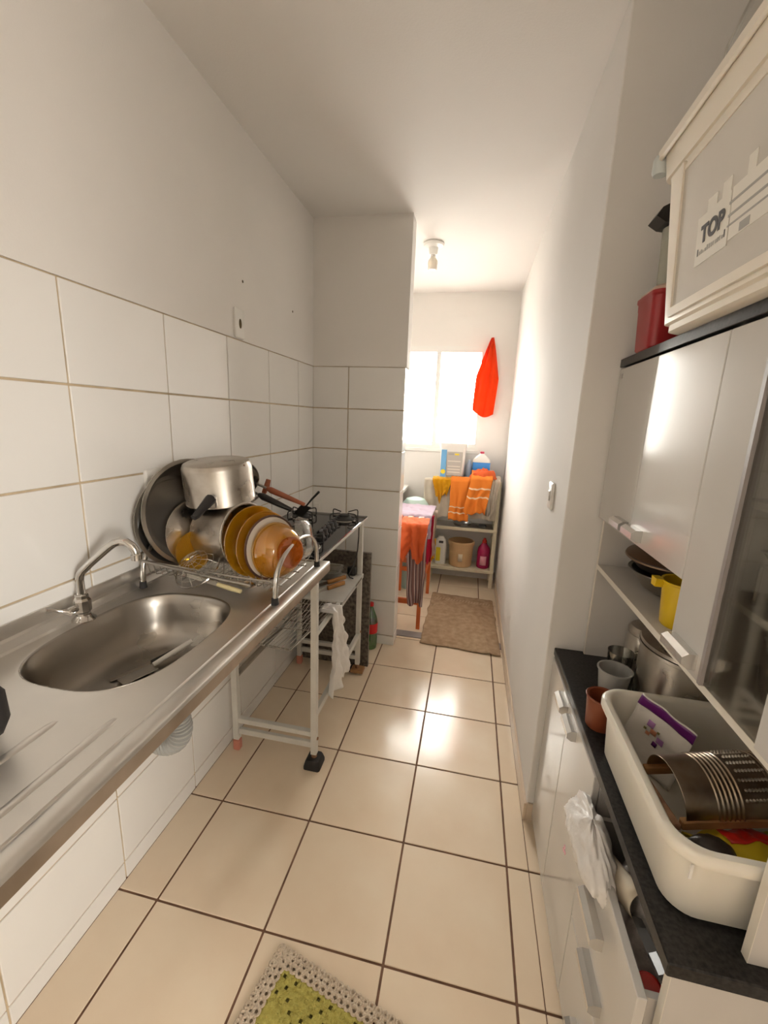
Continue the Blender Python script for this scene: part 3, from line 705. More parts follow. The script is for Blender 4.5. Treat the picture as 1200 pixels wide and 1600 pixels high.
b = NB(); tube(b, [(0, 0, 0), (0.05, 0, 0.003), (0.11, 0, 0.002)], [0.003, 0.003, 0.004], 6); obj('stem', b, 'alu', t)
b = NB(); lathe(b, [(0, -0.006), (0.014, -0.004), (0.021, 0.002), (0.019, 0.003), (0.012, -0.002), (0, -0.004)], 18); bmesh.ops.scale(b, vec=(1.5, 1, 1), verts=b.verts)
obj('bowl', b, 'alu', t, loc=(0.137, 0, 0.002))

# ------------------------------------------------------------------ stove and its trolley
t = thing('stove_trolley', 'grey-white metal trolley carrying the glass cooktop', 'trolley', (0, 0, 0))
LX, LY = (0.052, 0.412), (1.386, 2.085)
for i, x in enumerate(LX):
    for j, y in enumerate(LY):
        b = NB(); box(b, x-0.013, x+0.013, y-0.013, y+0.013, 0.055, 0.905, 0.002)
        lg = obj('leg', b, 'cartwhite', t)
        if i == 0:
            obj('foot_cap', box(NB(), x-0.016, x+0.016, y-0.016, y+0.016, 0.0008, 0.056, 0.006), 'pinkfoot', lg)
        else:
            obj('caster_stem', tube(NB(), [(x, y, 0.028), (x, y, 0.06)], 0.012, 10), 'rust', lg)
            if j == 0:
                b = NB(); loft(b, [[(p[0], p[1], z) for p in rrect(x, y, 0.036*k, 0.040*k, 0.010)] for z, k in ((0.0008, 1), (0.012, 1.0), (0.032, 0.86), (0.040, 0.78))])
                obj('rubber_pad', b, 'rubber', lg)
            else:
                obj('wood_wedge', box(NB(), x-0.034, x+0.040, y-0.034, y+0.028, 0.012, 0.030, 0.003), 'woodboard', lg)
                obj('rubber_pad', box(NB(), x-0.045, x+0.010, y-0.02, y+0.03, 0.0008, 0.028, 0.004), 'rubber', lg)
for y in LY:
    for z0_, z1_, d in ((0.142, 0.165, 0.012), (0.085, 0.112, 0.009)):
        obj('end_rail', box(NB(), LX[0]+0.013, LX[1]-0.013, y-d, y+d, z0_, z1_, 0.002), 'cartwhite', t)
obj('side_rail', box(NB(), LX[1]-0.010, LX[1]+0.010, LY[0]+0.013, LY[1]-0.013, 0.225, 0.255, 0.002), 'cartwhite', t)
b = NB(); prism(b, [(LX[0]-0.012, 0.365), (LX[0]+0.012, 0.365), (LX[0]+0.012, 0.360), (LX[0]-0.006, 0.360), (LX[0]-0.006, 0.332), (LX[0]-0.012, 0.332)], LY[0]+0.013, LY[1]-0.013, 'y')
obj('side_rail', b, 'alu_dull', t, False)
for x in LX:
    obj('top_rail', box(NB(), x-0.013, x+0.013, LY[0]-0.02, LY[1]+0.02, 0.905, 0.928, 0.002), 'cartwhite', t)
for y in LY:
    obj('top_rail', box(NB(), LX[0]+0.013, LX[1]-0.013, y-0.012, y+0.012, 0.905, 0.928, 0.002), 'cartwhite', t)
sh = obj('shelf', box(NB(), LX[0]-0.010, LX[1]+0.020, 1.70, LY[1]-0.016, 0.604, 0.612, 0.001), 'cartwhite', t)
obj('shelf_lip', box(NB(), LX[1]+0.013, LX[1]+0.020, 1.70, LY[1]+0.01, 0.590, 0.6135, 0.001), 'cartwhite', sh)
for k in range(7):
    obj('lip_slot', box(NB(), LX[1]+0.0195, LX[1]+0.0206, 1.93+k*0.018, 1.941+k*0.018, 0.597, 0.607), 'hole', sh)
obj('side_brace', box(NB(), LX[1]-0.008, LX[1]+0.008, LY[0]+0.013, 1.70, 0.595, 0.610), 'cartwhite', t)
obj('bolt', lathe(NB(), [(0, 0), (0.007, 0), (0.006, 0.004), (0, 0.005)], 10), 'rust', t, loc=(LX[1]+0.013, LY[0], 0.130), rot=(0, R(90), 0))
obj('bolt', lathe(NB(), [(0, 0), (0.007, 0), (0.006, 0.004), (0, 0.005)], 10), 'rust', t, loc=(LX[1]+0.013, LY[1], 0.262), rot=(0, R(90), 0))

ZG = 0.936
t = thing('gas_cooktop', 'black glass gas cooktop with four burners and a row of knobs', 'stove', (0, 0, 0.9285))
zt0 = ZG - 0.9285
obj('glass_top', box(NB(), 0.018, 0.440, 1.366, 2.112, 0, zt0+0.004, 0.002), 'blackglass', t)
zt0 += 0.004
obj('edge_band', box(NB(), 0.434, 0.4415, 1.366, 2.112, -0.0005, zt0-0.0045), 'cartwhite', t)
def burner(x, y, s=1.0):
    ring = obj('burner', lathe(NB(), [(0, 0.0), (0.050*s, 0.0), (0.052*s, 0.004), (0.040*s, 0.009), (0.036*s, 0.018), (0.033*s, 0.020), (0, 0.020)], 32), 'iron', t, loc=(x, y, zt0))
    obj('burner_cap', lathe(NB(), [(0, 0.020), (0.030*s, 0.020), (0.031*s, 0.024), (0.026*s, 0.028), (0, 0.029)], 28), 'iron', ring)
    obj('drip_ring', lathe(NB(), [(0.052*s, 0.0005), (0.070*s, 0.0005), (0.068*s, 0.004), (0.054*s, 0.003)], 32), 'alu_dull', ring)
    for q in range(4):
        a = pi/4 + q*pi/2 + 0.2; d = Vector((cos(a), sin(a), 0)); u = Vector((-sin(a), cos(a), 0))
        p = [d*0.030*s + Vector((0, 0, 0.038)), d*0.080*s + Vector((0, 0, 0.042)), d*0.094*s + Vector((0, 0, 0.040)), d*0.098*s + Vector((0, 0, 0.032)), d*0.098*s + Vector((0, 0, 0.004)), d*0.090*s + Vector((0, 0, 0.0025)), d*0.056*s + Vector((0, 0, 0.004))]
        obj('grate_arm', tube(NB(), p, 0.0032, 7), 'iron', ring)
    obj('grate_ring', tube(NB(), [(0.056*s*cos(2*pi*q/32), 0.056*s*sin(2*pi*q/32), 0.006) for q in range(32)], 0.003, 6, True), 'iron', ring)
burner(0.335, 1.475, 0.92); burner(0.345, 1.990, 0.95); burner(0.125, 1.500, 0.85); burner(0.125, 1.960, 0.9)
for k in range(5):
    kx, ky = 0.345 - 0.004*k, 1.630 + 0.056*k
    kb = obj('knob', lathe(NB(), [(0, 0), (0.0235, 0), (0.0225, 0.004), (0.018, 0.006), (0.0165, 0.024), (0.015, 0.027), (0, 0.028)], 24), 'black', t, loc=(kx, ky, zt0))
    obj('knob_grip', box(NB(), -0.017, 0.017, -0.0045, 0.0045, 0.022, 0.036, 0.002), 'black', kb, rot=(0, 0, R(80)))
    obj('knob_mark', box(NB(), 0.012, 0.0175, -0.0012, 0.0012, 0.0362, 0.0366), 'white_plastic', kb, rot=(0, 0, R(80)))
t = thing('steel_turner', 'dark metal turner resting on the back near burner', 'spatula', (0.165, 1.86, 1.000), (R(-38), R(20), R(35)))
obj('blade', box(NB(), -0.026, 0.026, -0.055, 0.055, -0.001, 0.001, 0.0008), 'knife', t)
obj('stem', tube(NB(), [(0, -0.05, 0), (0, -0.12, 0.006), (0, -0.20, 0.004)], [0.004, 0.005, 0.006], 8), 'black', t)

# on the trolley shelf
ZSH = 0.6125
t = thing('glass_tray', 'grey glass oven dish on the trolley shelf under the cooktop', 'tray', (0.235, 2.000, ZSH))
rg = [[(p[0], p[1], z) for p in rrect(0, 0, hx, hy, 0.025)] for z, hx, hy in ((0, 0.085, 0.060), (0.045, 0.098, 0.072), (0.048, 0.104, 0.078), (0.0485, 0.096, 0.070), (0.045, 0.094, 0.068), (0.004, 0.082, 0.057))]
obj('dish', loft(NB(), rg), 'clearglass', t)
for i, (x, y, rz, lab) in enumerate(((0.345, 1.865, -34, 'wooden handled knife nearer the shelf edge of the trolley'), (0.335, 1.905, -42, 'wooden handled knife leaning behind the other one on the trolley shelf'))):
    t = thing('wooden_knife', lab, 'knife', (x, y, ZSH + 0.011 + 0.014*i), (0, R(-2 if i == 0 else -5), R(90+rz)), 'wooden handled knives')
    obj('handle', box(NB(), -0.055, 0.055, -0.009, 0.009, -0.010, 0.010, 0.004, 2), 'wood', t)
    obj('blade', box(NB(), -0.15, -0.055, -0.001, 0.001, -0.009, 0.009), 'alu', t)
t = thing('power_cord', 'black power cord hanging from the cooktop with its plug', 'cord', (0.40, 2.05, ZSH))
obj('cable', tube(NB(), [(0.004, 0.022, 0.305), (0.004, 0.024, 0.22), (0.0, 0.018, 0.14), (-0.012, 0.0, 0.07), (-0.028, -0.02, 0.032), (-0.035, -0.03, 0.012), (-0.02, -0.05, 0.006), (0.0, -0.06, 0.006)], 0.0035, 8), 'black', t)
obj('plug', box(NB(), -0.050, 0.000, -0.012, 0.022, 0.002, 0.052, 0.008, 2), 'black', t)
# oven grids sticking out of the trolley
t = thing('oven_grid', 'tarnished wire oven grid poking out under the worktop end', 'wire rack', (0.30, 1.53, 0.575), (R(-3), 0, R(-4)))
for y in (-0.235, 0.0, 0.20): obj('cross_bar', tube(NB(), [(-0.13, y, 0), (0.07, y, 0)], 0.0022, 6), 'wire', t)
for k in range(12):
    x = -0.128 + k*0.0175
    obj('bar', tube(NB(), [(x, -0.25, 0.003), (x, 0.205, 0.003)], 0.0016, 5), 'wire', t)
for yy in (-0.245,):
    obj('grid_frame', tube(NB(), [(-0.13, 0.2, 0), (-0.13, yy, 0), (0.07, yy, 0), (0.07, 0.2, 0)], 0.003, 6), 'wire', t)
t = thing('oven_grid', 'second wire grid lying a little higher on the first, under the worktop end', 'wire rack', (0.31, 1.60, 0.600), (R(-2), 0, R(5)))
for y in (-0.19, 0.0, 0.15): obj('cross_bar', tube(NB(), [(-0.11, y, 0), (0.05, y, 0)], 0.002, 6), 'wire', t)
for k in range(10): obj('bar', tube(NB(), [(-0.108 + k*0.0172, -0.20, 0.003), (-0.108 + k*0.0172, 0.16, 0.003)], 0.0015, 5), 'wire', t)

# crumpled white bag hanging from the shelf
t = thing('plastic_bag', 'crumpled white plastic bag hanging from the trolley shelf', 'bag', (0.418, 1.62, 0.60))
def bagf(u, v):
    w = 0.045 + 0.075*v**0.8
    y = -0.02 + (u-0.5)*2*w + 0.03*v + 0.012*sin(9*u+5*v)
    z = 0.025 - 0.36*v + (0.018*nz(u*5, v*3, 1) if v > 0.2 else 0) - (0.045*abs(u-0.45)*v if v > .8 else 0)
    x = 0.016 + 0.014*sin(u*19 + v*3)*(0.3+v) + 0.020*nz(u*6, v*7, 4) + 0.02*v
    if v < 0.12: x -= (0.12-v)*0.55; z = 0.024 + 0.006*sin(u*12)
    return (x, y, z)
obj('film', sheet(NB(), bagf, 34, 44), 'bag', t, True, 180, solid=0.0012)
obj('knot', tube(NB(), [(-0.05, -0.05, 0.020), (-0.035, -0.01, 0.028), (-0.03, 0.04, 0.018)], [0.005, 0.014, 0.004], 8), 'bag', t)

# granite offcut and bottle behind the trolley
sl = obj('granite_slab', box(NB(), 0.0, 0.455, 0, 0.022, 0, 0.715, 0.002), 'granite', loc=(0.004, 2.150, 0.0008), rot=(0, 0, 0))
tag(sl, 'speckled dark granite slab standing upright behind the stove trolley', 'slab')
t = thing('soda_bottle', 'green plastic bottle with a red label behind the granite slab', 'bottle', (0.420, 2.375, 0.0005))
obj('shell', lathe(NB(), [(0, 0.006), (0.03, 0), (0.040, 0.006), (0.043, 0.03), (0.043, 0.085), (0.039, 0.10), (0.043, 0.12), (0.043, 0.185), (0.038, 0.215), (0.02, 0.262), (0.013, 0.285), (0.013, 0.305)], 28), 'green', t)
obj('label', lathe(NB(), [(0.0436, 0.115), (0.0442, 0.118), (0.0442, 0.178), (0.0436, 0.181)], 28), 'redlabel', t)
obj('cap', lathe(NB(), [(0.0155, 0.293), (0.0155, 0.312), (0.014, 0.314), (0, 0.314)], 18), 'redlabel', t)

# ------------------------------------------------------------------ base cabinet
def bar_handle(parent, loc, L_=0.085, axis='y', d=-1):
    """bevelled silver bar handle, standing off the door towards -x"""
    b = NB()
    prof = [(0.0, -0.014), (-0.012, -0.014), (-0.024, -0.006), (-0.024, 0.008), (-0.014, 0.015), (0.0, 0.015)]
    prism(b, prof, -L_/2, L_/2, 'y')
    return obj('handle', b, 'handle', parent, True, 20, loc=loc)
CX0, CX1, CY0, CY1 = 1.312, 1.705, 0.462, 1.326
t = thing('base_cabinet', 'white glossy base cabinet with two doors and an open top drawer', 'cabinet', (0, 0, 0))
obj('side_panel', box(NB(), CX0, CX1, CY0, CY0+0.015, 0.02, 0.695), 'cabin', t, False)
obj('side_panel', box(NB(), CX0, CX1, CY1-0.015, CY1, 0.02, 0.695), 'cab', t, False)
obj('divider', box(NB(), CX0, CX1-0.01, 0.808, 0.822, 0.035, 0.695), 'cabin', t, False)
obj('bottom_panel', box(NB(), CX0, CX1, CY0+0.015, CY1-0.015, 0.02, 0.035), 'cabin', t, False)
obj('back_panel', box(NB(), CX1-0.006, CX1, CY0+0.015, CY1-0.015, 0.035, 0.695), 'cabin', t, False)
obj('edge_band', box(NB(), CX0-0.001, CX0, CY0, CY0+0.015, 0.02, 0.695), 'cabedge', t, False)
for x in (1.36, 1.66):
    for y in (0.50, 1.29): obj('foot', tube(NB(), [(x, y, 0.0008), (x, y, 0.02)], 0.015, 12), 'black', t)
XD = 1.296
for y0_, y1_, hy in ((1.074, 1.325, 1.112), (0.812, 1.071, 1.008)):
    d = obj('door', box(NB(), XD, CX0-0.0015, y0_, y1_, 0.028, 0.690, 0.0015), 'cab', t, True, 30)
    bar_handle(d, (XD, hy, 0.662), 0.075)
    obj('hinge_cap', box(NB(), CX0+0.0, CX0+0.03, y0_+0.02, y0_+0.05, 0.58, 0.61, 0.004), 'handle', d)
def drawer(x, z0_, z1_, loaded=False):
    d = obj('drawer', box(NB(), x-0.015, x, CY0+0.003, 0.808, z0_, z1_, 0.0015), 'cab', t, True, 30)
    bar_handle(d, (x-0.015, 0.640, (z0_+z1_)/2 - 0.012), 0.095)
    zz = z0_ + 0.012
    obj('drawer_box', box(NB(), x, x+0.34, CY0+0.020, CY0+0.030, zz, z1_-0.02), 'cabin', d, False)
    obj('drawer_box', box(NB(), x, x+0.34, 0.790, 0.800, zz, z1_-0.02), 'cabin', d, False)
    obj('drawer_bottom', box(NB(), x, x+0.34, CY0+0.020, 0.800, zz-0.006, zz), 'cabin', d, False)
    return d
drawer(1.292, 0.448, 0.622)
drawer(1.3105, 0.300, 0.444)
drawer(1.3105, 0.040, 0.296)

wt = obj('black_worktop', box(NB(), 1.298, 1.710, 0.452, 1.333, 0.6955, 0.7205, 0.002), 'blackgranite')
tag(wt, 'black speckled laminate worktop on the white base cabinet', 'worktop')
ZK = 0.721

# in the open drawer
t = thing('drawer_bag', 'white printed plastic bag bulging over the open drawer front', 'bag', (1.29, 0.70, 0.60))
def bag2(u, v):
    a = u*2*pi; ph = (v-0.5)*pi
    r = 0.080*(1 + 0.20*nz(cos(a)*1.3+2, sin(a)*1.3, v*3) + 0.13*nz(cos(a)*4, sin(a)*4, v*8) + 0.05*nz(cos(a)*11, sin(a)*11, v*19))
    x = r*0.45*cos(ph)*cos(a); y = 0.035 + r*1.55*cos(ph)*sin(a); z = 0.000 + r*0.66*sin(ph)
    z -= 0.030*max(0, sin(a))*cos(ph)*(1 if cos(a) < 0 else 0.3)
    return (x - 0.012, y, z)
obj('film', sheet(NB(), bag2, 64, 36), 'bag', t, True, 180)
for k, (y, z) in enumerate(((-0.03, 0.035), (-0.036, 0.028), (-0.026, 0.024))):
    obj('print_mark', box(NB(), -0.0785, -0.0775, y, y+0.006, z, z+0.005), 'pinklabel', t, False)
t = thing('net_bag', 'rumpled see-through bag of lids lying in the open drawer', 'bag', (1.345, 0.585, 0.525))
def bag3(u, v):
    x = -0.045 + 0.10*u; y = -0.10 + 0.22*v
    z = 0.000 + 0.050*sin(pi*u)*sin(pi*min(1, v*0.9+0.1)) + 0.028*nz(u*5, v*6, 2) + 0.08*v
    return (x, y, z)
obj('film', sheet(NB(), bag3, 24, 32), mat('grey_net_film', (0.42, 0.39, 0.37), 0.4, var=0.35, vscale=45, bump=0.5, bscale=40), t, True, 180, solid=0.001)
t = thing('rolled_card', 'cream rolled sheet of card sticking out of the drawer', 'roll', (1.318, 0.640, 0.575), (R(-18), R(14), R(10)))
obj('roll', sheet(NB(), lambda u, v: (0.026*cos(1.6+4.6*u)*(1-0.1*u), -0.05+0.10*v, 0.028+0.026*sin(1.6+4.6*u)), 24, 4), 'cardboard', t, True, 180, solid=0.001)
t = thing('carving_knife', 'dark steel knife pointing out of the open drawer', 'knife', (1.320, 0.600, 0.606), (R(-22), R(-25), R(7.6)))
prism_b = NB(); prism(prism_b, [(-0.008, -0.085), (0.008, -0.085), (0.008, -0.015), (-0.006, 0.0)], -0.0008, 0.0008)
obj('blade', prism_b, 'knife', t, False)
obj('handle', box(NB(), -0.009, 0.009, -0.130, -0.085, -0.006, 0.006, 0.003), 'black', t)
t = thing('bottle_top', 'small red screw top at the bottom of the open drawer', 'bottle top', (1.318, 0.512, 0.566), (R(20), R(-20), 0))
obj('lid', lathe(NB(), [(0, 0), (0.020, 0), (0.022, 0.003), (0.022, 0.015), (0.019, 0.018), (0, 0.018)], 24), 'redpack', t)

# ------------------------------------------------------------------ hutch
HX0, HX1, HY0, HY1, HZ0, HZ1 = 1.388, 1.708, 0.478, 1.326, ZK, 1.632
ZF = 1.036                                     # upper face of the hutch floor
t = thing('wall_hutch', 'white glossy hutch with two solid doors and one smoked glass door', 'cabinet', (0, 0, ZK))
zz = lambda z: z - ZK
obj('side_panel', box(NB(), HX0, HX1, HY1-0.014, HY1, 0, zz(HZ1)), 'cabin', t, False)
obj('side_panel', box(NB(), 1.410, HX1, HY0, HY0+0.014, 0, zz(HZ1)), 'cabin', t, False)
obj('edge_band', box(NB(), HX0-0.001, HX0, HY1-0.014, HY1, 0, zz(HZ1)), 'cabedge', t, False)
obj('edge_band', box(NB(), 1.409, 1.410, HY0, HY0+0.014, 0, zz(HZ1)), 'cabedge', t, False)
obj('back_panel', box(NB(), HX1-0.006, HX1, HY0+0.014, HY1-0.014, 0, zz(HZ1)), 'cabin', t, False)
fl_ = obj('floor_panel', box(NB(), HX0, HX1-0.006, HY0+0.014, HY1-0.014, zz(ZF)-0.015, zz(ZF)), 'cabin', t, False)
obj('edge_band', box(NB(), HX0-0.001, HX0, HY0+0.014, HY1-0.014, zz(ZF)-0.015, zz(ZF)), 'cabedge', fl_, False)
obj('divider', box(NB(), HX0, HX1-0.006, 0.768, 0.780, zz(ZF), zz(HZ1)), 'cabin', t, False)
obj('mid_shelf', box(NB(), HX0, HX1-0.006, 0.780, HY1-0.014, zz(1.188), zz(1.200)), 'cabin', t, False)
for z in (1.338, 1.165):
    s_ = obj('shelf', box(NB(), HX0+0.045, HX1-0.006, HY0+0.014, 0.768, zz(z), zz(z)+0.012), 'cabin', t, False)
    obj('edge_band', box(NB(), HX0+0.044, HX0+0.045, HY0+0.014, 0.768, zz(z), zz(z)+0.012), 'cabedge', s_, False)
tp = obj('top_panel', box(NB(), HX0-0.018, HX1, HY0, HY1+0.002, zz(HZ1), zz(HZ1)+0.022, 0.001), 'blackgranite', t)
XH = 1.372
for y0_, y1_, hy in ((1.064, 1.325, 1.112), (0.776, 1.061, 1.018)):
    d = obj('door', box(NB(), XH, HX0-0.002, y0_, y1_, zz(1.186), zz(1.627), 0.0015), 'cab', t, True, 30)
    bar_handle(d, (XH, hy, zz(1.212)), 0.075)
obj('hinge_plate', box(NB(), XH-0.001, XH, 1.297, 1.315, zz(1.598), zz(1.612)), 'trimgrey', t, False)
gd = obj('glass_door', box(NB(), XH, HX0-0.002, 0.662, 0.773, zz(1.043), zz(1.627), 0.0015), 'cab', t, True, 30)
bar_handle(gd, (XH, 0.716, zz(1.072)), 0.085)
obj('trim_strip', box(NB(), XH-0.001, HX0-0.001, 0.6535, 0.662, zz(1.043), zz(1.627)), 'trimgrey', gd, False)
obj('pane', box(NB(), XH+0.005, XH+0.009, 0.512, 0.6535, zz(1.045), zz(1.625)), 'smoke', gd, False)
obj('stile', box(NB(), XH, HX0-0.002, 0.478, 0.512, zz(1.043), zz(1.627), 0.0015), 'cab', gd, True, 30)

# niche: stacked pans and yellow jug
t = thing('pan_stack_lid', 'brown metal lid on the stack in the open niche', 'lid', (1.520, 1.125, 1.132), (R(3), R(-4), 0))
obj('disc', lathe(NB(), [(0, 0.022), (0.06, 0.020), (0.105, 0.008), (0.118, 0.004), (0.120, 0), (0.116, 0), (0.10, 0.005), (0, 0.017)], 44), 'copperlid', t)
t = thing('baking_tin', 'round dark tin under the brown lid in the niche', 'tin', (1.520, 1.120, 1.098))
obj('tin', lathe(NB(), [(0, 0), (0.09, 0), (0.112, 0.026), (0.117, 0.028), (0.117, 0.030), (0.11, 0.029), (0.088, 0.003), (0, 0.003)], 44), 'darkpan', t)
t = thing('steel_bowl', 'grey metal bowl at the bottom of the niche stack', 'bowl', (1.520, 1.110, ZF+0.0005))
obj('bowl', lathe(NB(), [(0, 0), (0.055, 0), (0.075, 0.012), (0.108, 0.056), (0.113, 0.058), (0.113, 0.060), (0.105, 0.058), (0.073, 0.015), (0, 0.004)], 44), 'alu_dull', t)
t = thing('yellow_jug', 'yellow plastic measuring jug in the open niche', 'jug', (1.448, 0.905, ZF+0.0005))
obj('body', lathe(NB(), [(0, 0), (0.036, 0), (0.039, 0.004), (0.046, 0.098), (0.049, 0.101), (0.049, 0.104), (0.0445, 0.103), (0.037, 0.006), (0, 0.004)], 32), 'yellow', t)
obj('spout', prism(NB(), [(-0.010, 0.085), (0.010, 0.085), (0.013, 0.104), (-0.013, 0.104)], -0.062, -0.046, 'x'), 'yellow', t, loc=(0, 0.012, 0))
# behind the smoked glass
t = thing('glass_door_pot', 'tall aluminium pot behind the smoked glass', 'pot', (1.525, 0.608, ZF+0.0005))
obj('pot', lathe(NB(), [(0, 0), (0.080, 0), (0.086, 0.005), (0.092, 0.112), (0.096, 0.114), (0.096, 0.117), (0.090, 0.117), (0.084, 0.008), (0, 0.004)], 40), 'alu', t)
t = thing('wire_stand', 'small wire stand on the lower shelf behind the glass', 'wire rack', (1.50, 0.62, 1.178))
b = NB(); tube(b, [(-0.05, -0.08, 0.07), (0.05, -0.08, 0.07), (0.05, 0.08, 0.07), (-0.05, 0.08, 0.07)], 0.003, 6, True); obj('top_ring', b, 'wire', t)
for x in (-0.05, 0.05):
    for y in (-0.08, 0.08): obj('leg', tube(NB(), [(x, y, 0.0), (x, y, 0.07)], 0.003, 6), 'wire', t)
t = thing('dark_tray', 'dark tray stored on the wire stand behind the glass', 'tray', (1.50, 0.62, 1.2515))
obj('tray', loft(NB(), [[(p[0], p[1], z) for p in rrect(0, 0, hx, hy, 0.015)] for z, hx, hy in ((0, 0.045, 0.075), (0.018, 0.055, 0.088), (0.020, 0.058, 0.092), (0.018, 0.053, 0.086), (0.003, 0.043, 0.073))]), 'darkgrey', t)
t = thing('storage_bowl', 'pale bowl on the upper shelf behind the glass', 'bowl', (1.53, 0.62, 1.3505))
obj('bowl', lathe(NB(), [(0, 0), (0.045, 0), (0.085, 0.060), (0.088, 0.064), (0.083, 0.063), (0.043, 0.004), (0, 0.004)], 32), 'china', t)

# on the black worktop
t = thing('stock_pot', 'big aluminium pot with a brown lid behind the plastic tub', 'pot', (1.570, 1.045, ZK))
obj('body', lathe(NB(), [(0, 0), (0.117, 0), (0.124, 0.006), (0.125, 0.185), (0.129, 0.188), (0.129, 0.196), (0.123, 0.196), (0.122, 0.008), (0, 0.005)], 56), 'alu', t)
obj('lid', lathe(NB(), [(0.127, 0.198), (0.125, 0.206), (0.114, 0.210), (0.06, 0.222), (0.0, 0.226)], 56), 'alu_stain', t)
obj('lid_knob', lathe(NB(), [(0, 0.225), (0.012, 0.227), (0.016, 0.240), (0.010, 0.246), (0, 0.247)], 18), 'black', t)
t = thing('steel_jar', 'round shiny steel canister in the far corner of the worktop', 'canister', (1.540, 1.250, ZK))
obj('body', lathe(NB(), [(0, 0), (0.048, 0), (0.054, 0.008), (0.058, 0.06), (0.056, 0.112), (0.050, 0.125), (0, 0.125)], 36), 'alu', t)
obj('lid', lathe(NB(), [(0.052, 0.126), (0.056, 0.130), (0.056, 0.142), (0.048, 0.152), (0.016, 0.158), (0.012, 0.168), (0, 0.17)], 36), 'alu_stain', t)
t = thing('glass_tumbler', 'clear glass tumbler behind the grey plastic cup', 'glass', (1.445, 1.175, ZK))
obj('tumbler', lathe(NB(), [(0, 0), (0.028, 0), (0.030, 0.003), (0.036, 0.098), (0.0345, 0.098), (0.028, 0.008), (0, 0.007)], 28), 'clearglass', t)
t = thing('plastic_cup', 'grey translucent plastic cup behind the milky tub', 'cup', (1.398, 1.072, ZK))
obj('cup', lathe(NB(), [(0, 0), (0.029, 0), (0.031, 0.003), (0.041, 0.092), (0.0445, 0.094), (0.0445, 0.097), (0.040, 0.097), (0.029, 0.006), (0, 0.004)], 32), mat('grey_cup_plastic', (0.38, 0.375, 0.355), 0.25), t)
t = thing('brown_cup', 'reddish brown plastic cup beside the corner of the tub', 'cup', (1.338, 0.955, ZK))
obj('cup', lathe(NB(), [(0, 0), (0.030, 0), (0.032, 0.003), (0.037, 0.080), (0.040, 0.083), (0.038, 0.085), (0.034, 0.083), (0.029, 0.006), (0, 0.004)], 32), 'darkred', t)

# milky tub
TX0, TX1, TY0, TY1 = 1.300, 1.640, 0.497, 0.905
t = thing('plastic_tub', 'milky white rectangular plastic tub on the black worktop', 'tub', ((TX0+TX1)/2, (TY0+TY1)/2, ZK))
hx, hy = (TX1-TX0)/2, (TY1-TY0)/2
def rr(hx, hy, z, r): return [(p[0], p[1], z) for p in rrect(0, 0, hx, hy, r, 8)]
rg = [rr(hx-0.028, hy-0.028, 0, 0.038), rr(hx-0.021, hy-0.021, 0.008, 0.042), rr(hx-0.014, hy-0.014, 0.118, 0.046), rr(hx-0.013, hy-0.013, 0.124, 0.046),
      rr(hx-0.001, hy-0.001, 0.122, 0.055), rr(hx, hy, 0.124, 0.056), rr(hx, hy, 0.138, 0.056), rr(hx-0.004, hy-0.004, 0.143, 0.054), rr(hx-0.014, hy-0.014, 0.143, 0.048),
      rr(hx-0.020, hy-0.020, 0.136, 0.043), rr(hx-0.030, hy-0.030, 0.012, 0.036), rr(hx-0.040, hy-0.040, 0.005, 0.03)]
obj('shell', loft(NB(), rg), 'tub', t, True, 50)
obj('moulding_tab', box(NB(), -0.002, 0.002, -0.001, 0.001, 0, 0.026), 'white_plastic', t, loc=(-hx+0.036, -hy+0.0155, 0.085))
zb = ZK + 0.006
# things in the tub
t = thing('metal_grater', 'half-round metal grater with a wooden back lying in the tub', 'grater', (1.468, 0.690, zb+0.092), (R(2), R(-6), R(10)))
Lg, rg_ = 0.215, 0.058
prof = lambda u: (rg_*1.02*cos(pi*u), rg_*sin(pi*u)*1.05)
def gr(u, v):
    y, z = prof(u); x = -0.105 + Lg*v
    k = 1 + (0.035*max(0, sin((v-0.25)*2*pi*27)) if (0.25 < v < 0.47 or 0.70 < v < 0.92) else 0)
    return (x, y*k, z*k)
obj('grating_sheet', sheet(NB(), gr, 28, 220), mat('grater_tin', (0.46, 0.40, 0.33), 0.3, 1.0, col2=(0.24, 0.17, 0.11), vscale=14), t, True, 180, solid=0.0012)
tb = NB()
for i in range(9):
    for j in range(9):
        u, v = 0.18 + 0.64*i/8, 0.48 + 0.21*j/8
        y, z = prof(u); p = Vector((-0.105 + Lg*v + (0.004 if i % 2 else 0), y, z))
        n_ = Vector((0, y, z)).normalized()
        bmesh.ops.create_cone(tb, segments=6, radius1=0.0034, radius2=0.0012, depth=0.004, cap_ends=True, matrix=Matrix.Translation(p + n_*0.002) @ n_.to_track_quat('Z', 'Y').to_matrix().to_4x4())
obj('teeth', tb, 'alu', t)['kind'] = 'stuff'
obj('back_board', box(NB(), -0.112, 0.108, -0.062, -0.050, -0.014, 0.004, 0.002), 'woodboard', t)
obj('back_board', box(NB(), -0.112, 0.108, 0.050, 0.062, -0.014, 0.004, 0.002), 'woodboard', t)
obj('end_batten', box(NB(), -0.128, -0.112, -0.060, 0.060, -0.016, -0.004, 0.002), 'rust', t)
obj('end_batten', box(NB(), 0.108, 0.135, -0.062, 0.062, -0.030, 0.000, 0.003), 'wood', t)
t = thing('purple_bag', 'clear snack bag with a purple band standing in the tub corner', 'bag', (1.385, 0.818, zb+0.004), (R(-6), R(10), R(-52)))
def pb(u, v):
    x = (u-0.5)*0.125*(1-0.08*v); z = 0.005 + 0.150*v
    return (x, 0.010*sin(pi*u)*sin(pi*v) + 0.006*nz(u*4, v*4, 1), z)
obj('film', sheet(NB(), pb, 16, 20), 'bagprint', t, True, 180, solid=0.001)
